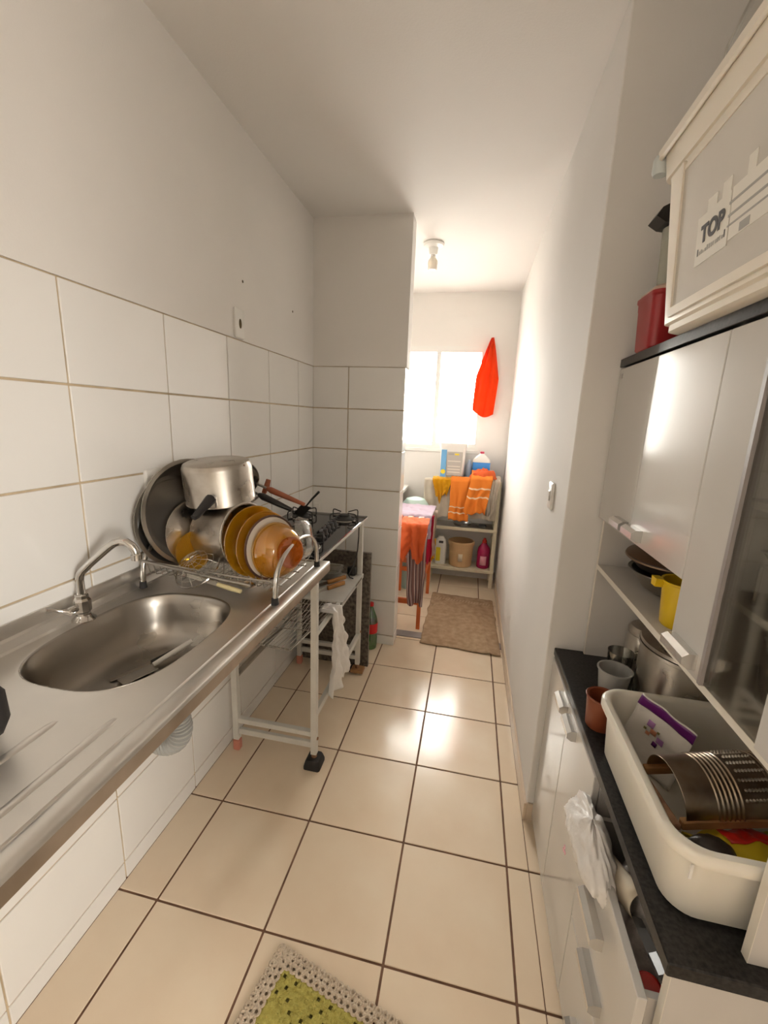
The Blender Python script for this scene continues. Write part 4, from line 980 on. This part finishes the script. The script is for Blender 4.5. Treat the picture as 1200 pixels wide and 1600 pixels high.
def pband(v0, v1, u0, u1, off=-0.0022):
    def f(u, v):
        x, y, z = pb(u0+(u1-u0)*u, v0+(v1-v0)*v); return (x, y+off, z)
    return f
obj('purple_band', sheet(NB(), pband(0.83, 0.98, 0.0, 1.0), 16, 4), 'purple', t, True, 180, solid=0.0006)
obj('purple_corner', sheet(NB(), lambda u, v: pband(0.30, 0.62, 0.80, 1.0)(u*(1-0.6*v)+0.6*v, v), 6, 6), 'purple', t, True, 180, solid=0.0006)
for k, (u, v, s, mm) in enumerate(((0.34, 0.66, 0.10, 'lilacp'), (0.42, 0.56, 0.09, 'peach'), (0.34, 0.49, 0.06, 'peach'), (0.56, 0.50, 0.10, 'lilacp'), (0.50, 0.40, 0.07, 'purple'), (0.28, 0.55, 0.04, 'olive'), (0.50, 0.62, 0.035, 'olive'))):
    obj('print_flower', sheet(NB(), pband(v-s*0.5, v+s*0.5, u-s*0.6, u+s*0.6, -0.0026-0.0003*k), 3, 3), mm, t, True, 180, solid=0.0004)
t = thing('coffee_packet', 'crumpled red and yellow packet at the near end of the tub', 'packet', (1.470, 0.600, zb+0.020), (0, 0, R(15)))
def pk(u, v): return (-0.075 + 0.15*u, 0.055*cos(pi*v) + 0.010*nz(u*5, v*5, 7), 0.008 + 0.045*sin(pi*v)*(0.7+0.3*sin(pi*u)) + 0.012*nz(u*7, v*7, 3))
obj('packet', sheet(NB(), pk, 22, 18), 'brightyellow', t, True, 180, solid=0.001)
obj('red_panel', sheet(NB(), lambda u, v: (lambda p: (p[0], p[1], p[2]+0.002))(pk(0.30+0.5*u, 0.18+0.32*v)), 12, 8), 'redpack', t, True, 180, solid=0.001)
t = thing('coffee_heap', 'dark lump of ground coffee spilling beside the packet', 'food', (1.398, 0.578, zb+0.004))
def hp(u, v):
    a = 2*pi*u; ph = v*pi/2
    r = 0.046*(1 + 0.22*nz(cos(a)*2, sin(a)*2, v*2+5))
    return (r*cos(ph)*cos(a), r*0.72*cos(ph)*sin(a), 0.088*sin(ph)**0.6)
obj('lump', sheet(NB(), hp, 28, 10), 'darkpan', t, True, 180)
t = thing('plastic_wrap', 'loose clear wrapping at the bottom near end of the tub', 'wrapper', (1.50, 0.562, zb+0.004))
obj('film', sheet(NB(), lambda u, v: (0.02 + 0.07*u, -0.022+0.035*v, 0.012+0.02*nz(u*6, v*6, 9)+0.01*u), 12, 10), 'clear', t, True, 180, solid=0.001)

# ------------------------------------------------------------------ on top of the hutch
ZTOP = HZ1 + 0.0225
BY1, BY0 = 0.995, 0.42
t = thing('organiser_box', 'large translucent plastic storage box with a label on the hutch', 'storage box', (1.34, 0, ZTOP))
dp = 0.335
def bx(o, z, r=0.03):
    return [(p[0], p[1], z) for p in rrect(dp/2 - 0.0, (BY0+BY1)/2, dp/2 + o, (BY1-BY0)/2 + o*1.6, r, 6)]
rg = [bx(-0.012, 0.0), bx(-0.006, 0.004), bx(-0.006, 0.016), bx(0.000, 0.020), bx(0.020, 0.300), bx(0.021, 0.305), bx(0.026, 0.306), bx(0.027, 0.312), bx(0.032, 0.362), bx(0.032, 0.366), bx(0.027, 0.366), bx(0.015, 0.30), bx(-0.005, 0.022), bx(-0.012, 0.016)]
obj('shell', loft(NB(), rg), 'boxplastic', t, True, 35)
# recessed front window, its frame and the label
def fx(z, d=0.0): return -0.0005 - 0.020*(z-0.020)/0.28 - d
def fpanel(y0, y1, z0_, z1_, d0, d1):
    b = NB()
    pr = [(fx(z0_, d0), z0_), (fx(z0_, d1), z0_), (fx(z1_, d1), z1_), (fx(z1_, d0), z1_)]
    prism(b, pr, y0, y1, 'y'); return b
obj('window_panel', fpanel(BY0+0.02, BY1-0.055, 0.040, 0.285, -0.002, 0.0012), 'boxface', t, True)
obj('rib', fpanel(BY1-0.060, BY1-0.052, 0.030, 0.30, -0.002, 0.005), 'boxplastic', t, True)
obj('bottom_rib', fpanel(BY0+0.01, BY1-0.052, 0.028, 0.044, -0.002, 0.006), 'boxplastic', t, True)
obj('top_rib', fpanel(BY0+0.01, BY1-0.052, 0.284, 0.292, -0.002, 0.003), 'boxplastic', t, True)
obj('flange', box(NB(), -0.040, -0.030, BY0, BY1+0.048, 0.350, 0.374, 0.004), 'boxplastic', t)
obj('corner_tab', lathe(NB(), [(0, 0), (0.013, 0), (0.016, 0.006), (0.016, 0.030), (0.012, 0.036), (0, 0.037)], 18), mat('bluish_plastic', (0.60, 0.64, 0.63), 0.3), t, loc=(-0.030, BY1+0.050, 0.330))
lb = obj('label', fpanel(0.757, 0.858, 0.092, 0.170, 0.0010, 0.0022), 'sticker', t, False)
obj('label_strip', fpanel(0.60, 0.754, 0.098, 0.172, 0.0010, 0.0020), 'sticker', t, False)
for y0_, y1_, z0_, z1_ in ((0.80, 0.83, 0.170, 0.188), (0.760, 0.785, 0.170, 0.192), (0.70, 0.72, 0.172, 0.196)):
    obj('label_flap', fpanel(y0_, y1_, z0_, z1_, 0.0010, 0.0020), 'sticker', t, False)
for y0_, y1_, z0_, z1_ in ((0.66, 0.76, 0.150, 0.154), (0.66, 0.76, 0.132, 0.136), (0.66, 0.76, 0.118, 0.121), (0.70, 0.725, 0.100, 0.112), (0.61, 0.655, 0.10, 0.165), ):
    obj('label_line', fpanel(y0_, y1_, z0_, z1_, 0.0018, 0.0024), 'inkgrey', t, False)
def text(body, size, m, parent, loc, rot, extr=0.0003, sx=1.0, bold=0.0):
    cu = bpy.data.curves.new('text', 'FONT'); cu.body = body; cu.size = size; cu.extrude = extr; cu.offset = bold
    cu.align_x = 'CENTER'; cu.align_y = 'CENTER'
    to = bpy.data.objects.new('tmp_text', cu); COL.objects.link(to)
    dg = bpy.context.evaluated_depsgraph_get(); me = bpy.data.meshes.new_from_object(to.evaluated_get(dg))
    bpy.data.objects.remove(to); bpy.data.curves.remove(cu)
    me.name = 'lettering'; me.materials.clear(); me.materials.append(M[m])
    o = link('lettering', me, parent, loc, rot); o.scale = (sx, 1, 1); return o
text('TOP', 0.037, 'ink', t, (fx(0.136, 0.0028), 0.806, 0.137), (R(94.1), 0, R(-90)), bold=0.0016)
random.seed(3)
for k in range(14):
    y_ = 0.850 - k*0.0064
    obj('small_print', fpanel(y_-random.uniform(0.0026, 0.0050), y_, 0.1075, 0.1075+(0.011 if k in (0, 13) else random.uniform(0.004, 0.008)), 0.0020, 0.0026), 'ink' if k in (0, 13) else 'inkgrey', t, False)
t = thing('domed_glass_cover', 'clear domed glass pot cover leaning up out of the storage box', 'cover', (1.396, 0.835, ZTOP+0.452), (0, R(-66), 0))
obj('dome', lathe(NB(), [(0.118, 0.012), (0.100, 0.034), (0.06, 0.054), (0, 0.062), (0, 0.059), (0.06, 0.051), (0.098, 0.031), (0.115, 0.012)], 44), 'clearglass', t)
obj('rim', tube(NB(), [(0.119*cos(2*pi*q/44), 0.119*sin(2*pi*q/44), 0.012) for q in range(44)], 0.004, 8, True), 'chrome', t)

t = thing('red_canister', 'dark red plastic canister beside the storage box', 'canister', (1.415, 1.185, ZTOP))
rg = [[(p[0], p[1], z) for p in rrect(0, 0, h_, h_*1.25, r_, 6)] for z, h_, r_ in ((0, 0.040, 0.018), (0.006, 0.045, 0.02), (0.10, 0.049, 0.02), (0.105, 0.050, 0.02), (0.120, 0.0505, 0.02), (0.124, 0.0535, 0.022), (0.132, 0.0535, 0.022), (0.132, 0.047, 0.02), (0.010, 0.043, 0.02))]
obj('body', loft(NB(), rg), 'red', t, True, 40)
obj('lid', loft(NB(), [[(p[0], p[1], z) for p in rrect(0, 0, h_, h_*1.25, 0.02, 6)] for z, h_ in ((0.1325, 0.049), (0.140, 0.048), (0.146, 0.042))]), mat('pale_lid', (0.60, 0.42, 0.33), 0.4), t, True, 40)
t = thing('blender_jug', 'tall glass jug with a black angular lid behind the storage box', 'jug', (1.418, 1.185, ZTOP+0.1465))
obj('jug', lathe(NB(), [(0, 0), (0.030, 0), (0.032, 0.004), (0.038, 0.135), (0.036, 0.135), (0.029, 0.008), (0, 0.006)], 24), mat('greenish_glass', (0.50, 0.50, 0.42), 0.15, alpha=0.75), t)
obj('cap', prism(NB(), [(-0.066, 0.004), (-0.045, -0.010), (-0.02, -0.014), (0.045, -0.012), (0.045, 0.030), (-0.03, 0.034), (-0.055, 0.022)], -0.028, 0.028, 'y'), 'black', t, False, loc=(0, 0, 0.150))
obj('cap_window', prism(NB(), [(-0.040, 0.006), (-0.022, 0.004), (-0.020, 0.018), (-0.036, 0.020)], -0.0285, -0.027, 'y'), 'handle', t, False, loc=(0, 0, 0.150))

# ------------------------------------------------------------------ mats on the floor
t = thing('burlap_mat', 'brown burlap doormat lying across the laundry threshold', 'mat', (0, 0, 0.0045))
C4 = [Vector((0.728, 2.515)), Vector((1.255, 2.475)), Vector((1.238, 3.345)), Vector((0.735, 3.385))]
def bm_(u, v):
    p = C4[0].lerp(C4[1], u).lerp(C4[3].lerp(C4[2], u), v)
    w = 0.010*nz(u*4, v*5, 3); 
    e = 0.016*nz(u*7, 0.3, 8)*(1 if v < 0.01 else 0)
    fold = 0.010*math.exp(-((u - 0.86 + 0.10*v)/0.025)**2)*(1-v*0.6)
    z = 0.003 + 0.004*abs(nz(u*5, v*6, 1)) + fold
    return (p.x + (w if 0.05 < u < 0.95 else 0.012*nz(v*9, u, 5)), p.y + e + (0.014*nz(u*11, v, 4) if v > 0.99 else 0), z)
obj('weave', sheet(NB(), bm_, 60, 60), 'burlap', t, True, 180, solid=0.004)
for k in range(20):
    u = 0.06 + 0.88*k/19; p = bm_(u, 0.86); q = bm_(min(1, u+0.03), 0.90)
    obj('pulled_thread', tube(NB(), [(p[0]-0.008, p[1], p[2]+0.0035), ((p[0]+q[0])/2-0.006, (p[1]+q[1])/2, p[2]+0.006), (q[0]-0.012, q[1], q[2]+0.0035)], 0.0022, 5), 'burlapedge', t)

t = thing('crochet_rug', 'lime green crochet rug with a cream lacy border', 'rug', (0.552, 0.762, 0.0006), (0, 0, R(-13)))
# local frame: origin at the far corner, +x along the far edge, -y towards the camera
LX_, LY_ = 0.62, 0.42
bd_ = 0.042
cell = 0.0088
nxr, nyr = int((LX_-bd_)/cell), int((LY_-bd_)/cell)
holes = set()
for i in range(nxr):
    for j in range(nyr):
        a, c = (i + j) % 12, (i - j) % 12
        if (a == 6 or c == 0) and i > 0 and j > 0 and (i % 2 == 1): holes.add((i, j))
b = NB()
for i in range(nxr):
    for j in range(nyr):
        if (i, j) in holes: continue
        x, y = bd_ + i*cell, -bd_ - j*cell
        vs = [b.verts.new((x+dx, y+dy, 0.006 + 0.0012*nz(x*90+dx*50, y*90+dy*50, 0))) for dx, dy in ((0, 0), (cell, 0), (cell, -cell), (0, -cell))]
        b.faces.new(vs[::-1])
bmesh.ops.remove_doubles(b, verts=b.verts, dist=0.0004)
obj('field', b, 'crochet', t, True, 180, solid=0.005)
obj('backing', box(NB(), bd_, LX_, -LY_, -bd_, 0.0, 0.0018), 'olive', t, False)
b = NB()
def loopring(x, y, r, z=0.006):
    tube(b, [(x + r*cos(2*pi*q/10), y + r*sin(2*pi*q/10), z + 0.001*sin(q*2.2)) for q in range(10)], 0.0048, 6, True)
n1 = int(LX_/0.0185); n2 = int(LY_/0.0185)
for k in range(n1):
    x = 0.012 + k*0.0185
    loopring(x, -bd_+0.008, 0.0088); loopring(x+0.005, -bd_+0.022, 0.0072); loopring(x, -bd_+0.034, 0.0062)
for k in range(n2):
    y = -0.012 - k*0.0185
    loopring(bd_-0.008, y, 0.0088); loopring(bd_-0.022, y-0.005, 0.0072); loopring(bd_-0.034, y, 0.0062)
obj('lace_border', b, 'crochetedge', t, True, 180)['kind'] = 'stuff'

# ------------------------------------------------------------------ laundry
t = thing('laundry_tub', 'white wash tub with a ribbed scrubbing board under the window', 'wash tub', (0.055, 3.56, 0))
ZL = 0.86
rg = [[(p[0], p[1], z) for p in rrect(0, 0, hx_, hy_, 0.04)] for z, hx_, hy_ in ((ZL-0.26, 0.26, 0.22), (ZL-0.03, 0.33, 0.27), (ZL-0.03, 0.355, 0.295), (ZL, 0.36, 0.30), (ZL+0.004, 0.35, 0.29), (ZL-0.002, 0.31, 0.25), (ZL-0.22, 0.25, 0.20))]
obj('bowl', loft(NB(), rg), 'white_plastic', t, True, 40)
rb = obj('scrub_board', box(NB(), 0.06, 0.33, -0.26, 0.26, ZL-0.010, ZL+0.006, 0.003), 'white_plastic', t)
for k in range(9): obj('ridge', tube(NB(), [(0.09 + k*0.026, -0.22, ZL+0.008), (0.09 + k*0.026, 0.22, ZL+0.008)], 0.006, 6), 'white_plastic', rb)
for x in (-0.22, 0.22):
    for y in (-0.18, 0.18): obj('leg', tube(NB(), [(x, y, 0.001), (x, y, ZL-0.25)], 0.018, 10), 'white_plastic', t)
t = thing('teal_bin', 'pale teal plastic bin under the wash tub', 'bin', (0.530, 3.495, 0.0008))
obj('bin', lathe(NB(), [(0, 0), (0.10, 0), (0.105, 0.01), (0.115, 0.72), (0.120, 0.73), (0.120, 0.745), (0.110, 0.76), (0.08, 0.80), (0.03, 0.815), (0, 0.816)], 32), 'teal', t)
obj('lid_band', lathe(NB(), [(0.121, 0.728), (0.124, 0.732), (0.124, 0.744), (0.121, 0.748)], 32), 'white_plastic', t)

# shelf unit
SX0, SX1, SYN, SYF = 0.66, 1.245, 3.635, 3.865
t = thing('plastic_shelf_unit', 'cream plastic shelf unit against the laundry wall', 'shelf unit', (0, 0, 0))
for x in (SX0+0.012, SX1-0.018):
    for y in (SYN+0.016, SYF-0.016):
        b = NB(); box(b, x-0.016, x+0.016, y-0.014, y+0.014, 0.0008, 0.97, 0.003)
        p_ = obj('post', b, 'shelfpl', t)
        for z in (0.30, 0.42, 0.68, 0.80):
            obj('post_collar', box(NB(), x-0.0175, x+0.0175, y-0.0155, y+0.0155, z, z+0.012), 'shelfpl', p_, False)
for z in (0.165, 0.545, 0.955):
    s_ = obj('shelf', box(NB(), SX0, SX1, SYN, SYF, z-0.028, z, 0.003), 'shelfpl', t)
    obj('shelf_liner', box(NB(), SX0+0.03, SX1-0.035, SYN+0.012, SYF-0.012, z, z+0.0015), 'shelfpl' if z < 0.5 else 'shelfdark', s_, False)
    for k in range(8):
        obj('rim_notch', box(NB(), SX0+0.05+k*0.062, SX0+0.075+k*0.062, SYN-0.0008, SYN+0.001, z-0.018, z-0.009), 'cardboard', s_, False)

# bottom shelf
z1_ = 0.1668
t = thing('tan_bucket', 'tan plastic bucket on the lowest shelf of the laundry unit', 'bucket', (0.945, 3.745, z1_))
obj('body', lathe(NB(), [(0, 0), (0.098, 0), (0.103, 0.006), (0.110, 0.195), (0.118, 0.198), (0.118, 0.228), (0.113, 0.232), (0.108, 0.232), (0.100, 0.012), (0, 0.008)], 40), 'bucket', t)
obj('band', lathe(NB(), [(0.1115, 0.212), (0.1205, 0.214), (0.1205, 0.222), (0.1115, 0.224)], 40), 'bucket', t)
obj('printed_mark', sheet(NB(), lambda u, v: (0.1085*cos(-1.75+0.35*u), 0.1085*sin(-1.75+0.35*u), 0.06+0.07*v), 6, 2), 'cardboard', t, True, 180, solid=0.001)
t = thing('magenta_bottle', 'magenta detergent bottle beside the tan bucket', 'bottle', (1.150, 3.725, z1_))
obj('body', lathe(NB(), [(0, 0), (0.05, 0), (0.056, 0.006), (0.057, 0.150), (0.050, 0.190), (0.026, 0.222), (0.022, 0.232), (0, 0.232)], 32), 'pinkbottle', t)
obj('cap', lathe(NB(), [(0.020, 0.233), (0.021, 0.252), (0.014, 0.262), (0.011, 0.276), (0, 0.278)], 20), 'redpack', t)
obj('label', sheet(NB(), lambda u, v: (0.0580*cos(-2.1+1.0*u), 0.0580*sin(-2.1+1.0*u), 0.035+0.085*v), 10, 2), 'pinklabel', t, True, 180, solid=0.001)
t = thing('cleaner_bottle', 'white cleaner bottle with yellow label and dark cap mark on lowest shelf', 'bottle', (0.760, 3.735, z1_))
rg = [[(p[0], p[1], z) for p in rrect(0, 0, a_, b_, 0.02)] for z, a_, b_ in ((0, 0.048, 0.036), (0.008, 0.052, 0.040), (0.18, 0.052, 0.040), (0.225, 0.046, 0.034), (0.245, 0.030, 0.024), (0.262, 0.026, 0.022))]
obj('body', loft(NB(), rg), 'white_plastic', t, True, 45)
obj('cap_mark', box(NB(), -0.018, 0.022, -0.0385, -0.036, 0.200, 0.222), 'ink', t, False)
obj('label', box(NB(), -0.040, 0.000, -0.0415, -0.0402, 0.03, 0.16), 'yellowlabel', t, False)
# middle shelf
z2_ = 0.5475
t = thing('round_tray', 'shallow grey tray under the towel on the middle shelf', 'tray', (0.935, 3.735, z2_))
obj('tray', lathe(NB(), [(0, 0), (0.070, 0), (0.086, 0.026), (0.089, 0.028), (0.084, 0.027), (0.068, 0.004), (0, 0.004)], 32), 'handle', t)
t = thing('scrub_brush', 'small dark brush on the middle shelf', 'brush', (1.115, 3.70, z2_))
obj('bristles', box(NB(), -0.032, 0.032, -0.016, 0.016, 0, 0.012, 0.002), 'darkgrey', t)
obj('handle', loft(NB(), [[(p[0], p[1], z) for p in rrect(0, 0, 0.036*k, 0.019*k, 0.012)] for z, k in ((0.0122, 1), (0.02, 1), (0.026, 0.8))]), 'black', t)
# top shelf
z3_ = 0.957
t = thing('paint_bucket', 'white pail with a blue and yellow side label on the top shelf', 'pail', (0.812, 3.755, z3_))
hb = 0.325
rg = [[(p[0], p[1], z) for p in rrect(0, 0, a_, b_, 0.022)] for z, a_, b_ in ((0, 0.096, 0.088), (0.006, 0.100, 0.092), (hb-0.05, 0.108, 0.098), (hb-0.05, 0.114, 0.103), (hb-0.032, 0.114, 0.103), (hb-0.032, 0.109, 0.099))]
obj('body', loft(NB(), rg), 'white_plastic', t, True, 40)
obj('lid', loft(NB(), [[(p[0], p[1], z) for p in rrect(0, 0, a_, b_, 0.022)] for z, a_, b_ in ((hb-0.0318, 0.116, 0.105), (hb-0.004, 0.117, 0.106), (hb, 0.112, 0.102))]), 'white_plastic', t, True, 40)
yf = -0.0995
obj('text_panel', box(NB(), -0.045, 0.085, yf-0.0025, yf, 0.045, 0.250), 'greylabel', t, False)
obj('blue_panel', box(NB(), -0.098, -0.052, yf-0.0025, yf, 0.02, 0.265), 'bluelabel', t, False)
obj('yellow_spot', lathe(NB(), [(0, 0), (0.020, 0), (0.020, 0.001), (0, 0.001)], 20), 'yellowlabel', t, loc=(-0.075, yf-0.0025, 0.075), rot=(R(90), 0, 0))
for z in (0.07, 0.095, 0.12, 0.165):
    obj('text_line', box(NB(), -0.038, 0.070, yf-0.0032, yf-0.0024, z, z+0.008), 'sticker', t, False)
obj('heading_line', box(NB(), -0.038, 0.010, yf-0.0032, yf-0.0024, 0.222, 0.238), 'inkgrey', t, False)
obj('heading_yellow', box(NB(), 0.018, 0.055, yf-0.0032, yf-0.0024, 0.222, 0.236), 'yellowlabel', t, False)
t = thing('blue_cleaner_jug', 'clear jug half full of blue liquid with a red cap', 'bottle', (1.062, 3.760, z3_))
rg = [[(p[0], p[1], z) for p in rrect(0, 0, a_, b_, 0.018)] for z, a_, b_ in ((0, 0.072, 0.05), (0.006, 0.075, 0.053), (0.165, 0.075, 0.053))]
obj('liquid', loft(NB(), rg), 'blueliq', t, True, 40)
rg = [[(p[0], p[1], z) for p in rrect(0, 0, a_, b_, 0.016)] for z, a_, b_ in ((0.166, 0.075, 0.053), (0.185, 0.073, 0.051), (0.215, 0.045, 0.036), (0.232, 0.024, 0.022), (0.240, 0.019, 0.019))]
obj('shoulder', loft(NB(), rg), 'white_plastic', t, True, 45)
obj('cap', lathe(NB(), [(0, 0.2405), (0.018, 0.2405), (0.018, 0.256), (0.015, 0.258), (0, 0.258)], 20), mat('pink_red_cap', (0.55, 0.04, 0.10), 0.4), t)
t = thing('clear_bottle', 'pale clear bottle standing behind the blue jug', 'bottle', (0.957, 3.800, z3_))
obj('body', lathe(NB(), [(0, 0), (0.026, 0), (0.028, 0.005), (0.028, 0.13), (0.012, 0.16), (0.012, 0.175), (0, 0.175)], 24), mat('bluish_pale_plastic', (0.60, 0.68, 0.78), 0.3), t)

# cloths over the shelf unit
def drape(name, label, cat, m, x0, x1, ztop, drop, y=None, seed=0, folds=5, amp=0.010, taper=0.0, skew=0.0, nu=40, nv=40, thick=0.003, back=0.12, lift=0.0, grp=None, hem=0.02):
    """cloth lying over the top shelf and hanging down its front"""
    y = SYN-0.010 if y is None else y
    tot = back + drop
    def f(u, v):
        s = v*tot
        x = x0 + (x1-x0)*u
        if s < back:
            k = s/back
            return (x + 0.008*nz(u*5, v*5, seed), y + back*(1-k), ztop + lift*(1-k) + 0.004 + 0.008*abs(nz(u*6, v*6, seed+2)))
        d = (s-back); k = d/drop
        xm = (x0+x1)/2
        x = xm + (x-xm)*(1 - taper*k) + skew*k + 0.010*nz(k*3, u*2, seed+4)*k
        yy = y - 0.006 - amp*(0.4+0.9*k)*(1+sin(folds*2*pi*u + 2.2*nz(u*2, k*2, seed)*2)) - 0.010*abs(nz(u*4, k*3, seed+7))
        z = ztop + 0.002 - d + hem*nz(u*4, 0.2, seed+9)*k
        return (x, yy, z)
    o = obj(name, sheet(NB(), f, nu, nv), m, None, True, 180, solid=thick)
    tag(o, label, cat, grp)
    return o
drape('cream_sheet', 'cream bed sheet draped over the front of the shelf unit', 'sheet', 'sheet', 0.585, 1.215, 0.962, 0.335, seed=3, folds=9, amp=0.006, nu=90, hem=0.06, back=0.022)
drape('mustard_cloth', 'mustard yellow cloth hanging from the top shelf left corner', 'cloth', 'yellowcloth', 0.655, 0.825, 0.970, 0.165, y=SYN-0.036, seed=11, folds=3, amp=0.008, taper=0.45, hem=0.09, lift=0.01, back=0.045)
drape('orange_towel', 'orange towel with two cream stripes hanging flat on the shelf unit', 'towel', 'towel', 0.815, 0.985, 0.972, 0.355, y=SYN-0.046, seed=21, folds=2, amp=0.006, lift=0.02, hem=0.012, back=0.055)
drape('orange_towel', 'crumpled orange towel bunched over the right end of the shelf', 'towel', 'towel2', 0.985, 1.165, 1.000, 0.300, y=SYN-0.066, seed=31, folds=2, amp=0.012, skew=-0.045, lift=0.05, hem=0.05)
drape('cream_towel', 'twisted cream towel hanging at the right post of the shelf unit', 'towel', 'sheet', 1.150, 1.232, 0.975, 0.30, y=SYN-0.030, seed=41, folds=2, amp=0.010, taper=0.3, skew=-0.03, lift=0.03)
# heap of towel on the top shelf
def heap(u, v):
    a = 2*pi*u; ph = v*pi/2
    r = 0.115*(1+0.22*nz(cos(a)*2, sin(a)*2, v*3+4)); 
    return (1.085 + r*cos(ph)*cos(a), SYN+0.012 + 0.55*r*cos(ph)*sin(a), 0.985 + 0.085*sin(ph)*(1+0.35*nz(u*9, v*5, 6)) + 0.012*sin(7*a)*cos(ph))
tag(obj('towel_heap', sheet(NB(), heap, 48, 14), 'coral', None, True, 180), 'bunched orange towel heaped on the shelf unit below the blue jug', 'towel')

# orange-red cloth on a nail of the back wall
t = thing('hanging_cloth', 'vivid orange-red cloth hanging from a nail beside the window', 'cloth', (1.070, YB-0.004, 2.163))
obj('nail', tube(NB(), [(0, 0.002, 0), (0, -0.030, 0.004)], 0.0025, 6), 'rust', t)
def hc(u, v):
    w = 0.010 + 0.085*min(1, v*1.9)**0.9 - 0.012*max(0, v-0.7)
    sk = -0.035*v
    x = sk + (u-0.5)*2*w
    y = -0.018 - 0.022*v - 0.010*(1+sin(2.4*2*pi*u + 1.4 + 2*v))*(1-0.3*v) - 0.030*abs(nz(u*3, v*2.5, 2))
    z = 0.006 - (0.60 + 0.05*sin(pi*u))*v - 0.05*v*(u > 0.35)*(u-0.35)
    return (x, y, z)
obj('cloth', sheet(NB(), hc, 44, 50), 'orangecloth', t, True, 180, solid=0.002)
obj('lining_corner', sheet(NB(), lambda u, v: (-0.105+0.035*u, -0.030-0.004*v, -0.545-0.060*v*(1-u*0.6)), 6, 6), 'yellowcloth', t, True, 180, solid=0.002)

# orange wooden drying rack with clothes
t = thing('wooden_clothes_stand', 'orange painted wooden stand hung with washing', 'clothes stand', (0, 0, 0))
lx = (0.445, 0.690); ly = (2.712, 3.370)
lg = {}
for i, x in enumerate(lx):
    for j, y in enumerate(ly):
        lg[i, j] = obj('leg', prism(NB(), [(x-0.013, y-0.013), (x+0.013, y-0.013), (x+0.013, y+0.013), (x-0.013, y+0.013)], 0.0008, 0.735), 'rackwood', t, False)
for j, y in enumerate(ly):
    obj('cross_rail', box(NB(), lx[0]+0.013, lx[1]-0.013, y-0.010, y+0.010, 0.185, 0.222, 0.002), 'rackwood', t)
    obj('cross_rail', box(NB(), lx[0]+0.013, lx[1]-0.013, y-0.010, y+0.010, 0.490, 0.525, 0.002), 'rackwood', t)
    obj('top_bar', box(NB(), lx[0]-0.02, lx[1]+0.02, y-0.012, y+0.012, 0.7355, 0.758, 0.002), 'rackwood', t)
obj('side_rail', box(NB(), lx[1]-0.010, lx[1]+0.010, ly[0]+0.013, ly[1]-0.013, 0.300, 0.345, 0.002), 'rackwood', t)
obj('side_rail', box(NB(), lx[0]-0.010, lx[0]+0.010, ly[0]+0.013, ly[1]-0.013, 0.300, 0.345, 0.002), 'rackwood', t)
for x in (0.49, 0.57, 0.65):
    obj('slat', box(NB(), x-0.02, x+0.02, ly[0]-0.01, ly[1]+0.01, 0.7585, 0.770, 0.002), 'rackwood', t)
def hang(name, label, cat, m, x0, x1, y, ztop, drop, seed, folds=3, amp=0.012, taper=0.2, skew=0.0, dy=0.0, back=0.08, hem=0.05, axis='x', tr=None, nu=36, nv=40, lift=0.0):
    tot = back + drop
    def f(u, v):
        s = v*tot
        a = x0 + (x1-x0)*u
        if s < back:
            k = s/back
            return (a + 0.006*nz(u*5, v*5, seed), y + back*(1-k) + dy*0, ztop + lift*(1-k) + 0.004 + 0.012*abs(nz(u*5, v*6, seed+2)))
        d = s-back; k = d/drop; am = (x0+x1)/2
        a = am + (a-am)*(1-taper*k) + skew*k + 0.018*nz(k*3, u*2, seed+4)*k
        yy = y - 0.006 - amp*(0.5+0.8*k)*(1+sin(folds*2*pi*u + 3*nz(u*2, k*2, seed))) - 0.016*abs(nz(u*4, k*4, seed+7)) + dy*k
        return (a, yy, ztop - d + hem*nz(u*4, 0.2, seed+9)*k)
    o = obj(name, sheet(NB(), f, nu, nv), m, None, True, 180, solid=0.003)
    return tag(o, label, cat, 'washing on the orange stand')
hang('lilac_sheet', 'lilac cloth spread over the top of the orange stand', 'cloth', 'lilac', 0.415, 0.722, ly[0]+0.25, 0.772, 0.16, 5, folds=3, amp=0.008, taper=0.0, back=0.40)
hang('coral_shirt', 'coral orange shirt hanging over the near end of the stand', 'shirt', 'coral', 0.535, 0.725, ly[0]-0.050, 0.775, 0.23, 15, folds=2, amp=0.014, taper=0.25, back=0.16, hem=0.10, lift=0.01)
hang('striped_shirt', 'brown striped shirt hanging low under the coral shirt', 'shirt', 'striped', 0.575, 0.725, ly[0]-0.014, 0.700, 0.50, 25, folds=1.3, amp=0.020, taper=0.30, skew=0.015, back=0.015, hem=0.03)
hang('crimson_shirt', 'crimson cloth hanging behind the coral shirt', 'cloth', 'crimson', 0.635, 0.735, ly[0]+0.30, 0.755, 0.34, 35, folds=2, amp=0.010, taper=0.3, back=0.05, skew=0.01)
hang('floral_dress', 'pale floral dress hanging at the right of the crimson cloth', 'dress', 'floral', 0.645, 0.748, ly[0]+0.46, 0.765, 0.36, 45, folds=2, amp=0.010, taper=0.2, back=0.05)
hang('yellow_sock', 'small bright yellow cloth at the far leg of the stand', 'cloth', 'yellowcloth', 0.690, 0.745, ly[0]+0.52, 0.520, 0.15, 55, folds=1, amp=0.008, taper=0.2, back=0.02)
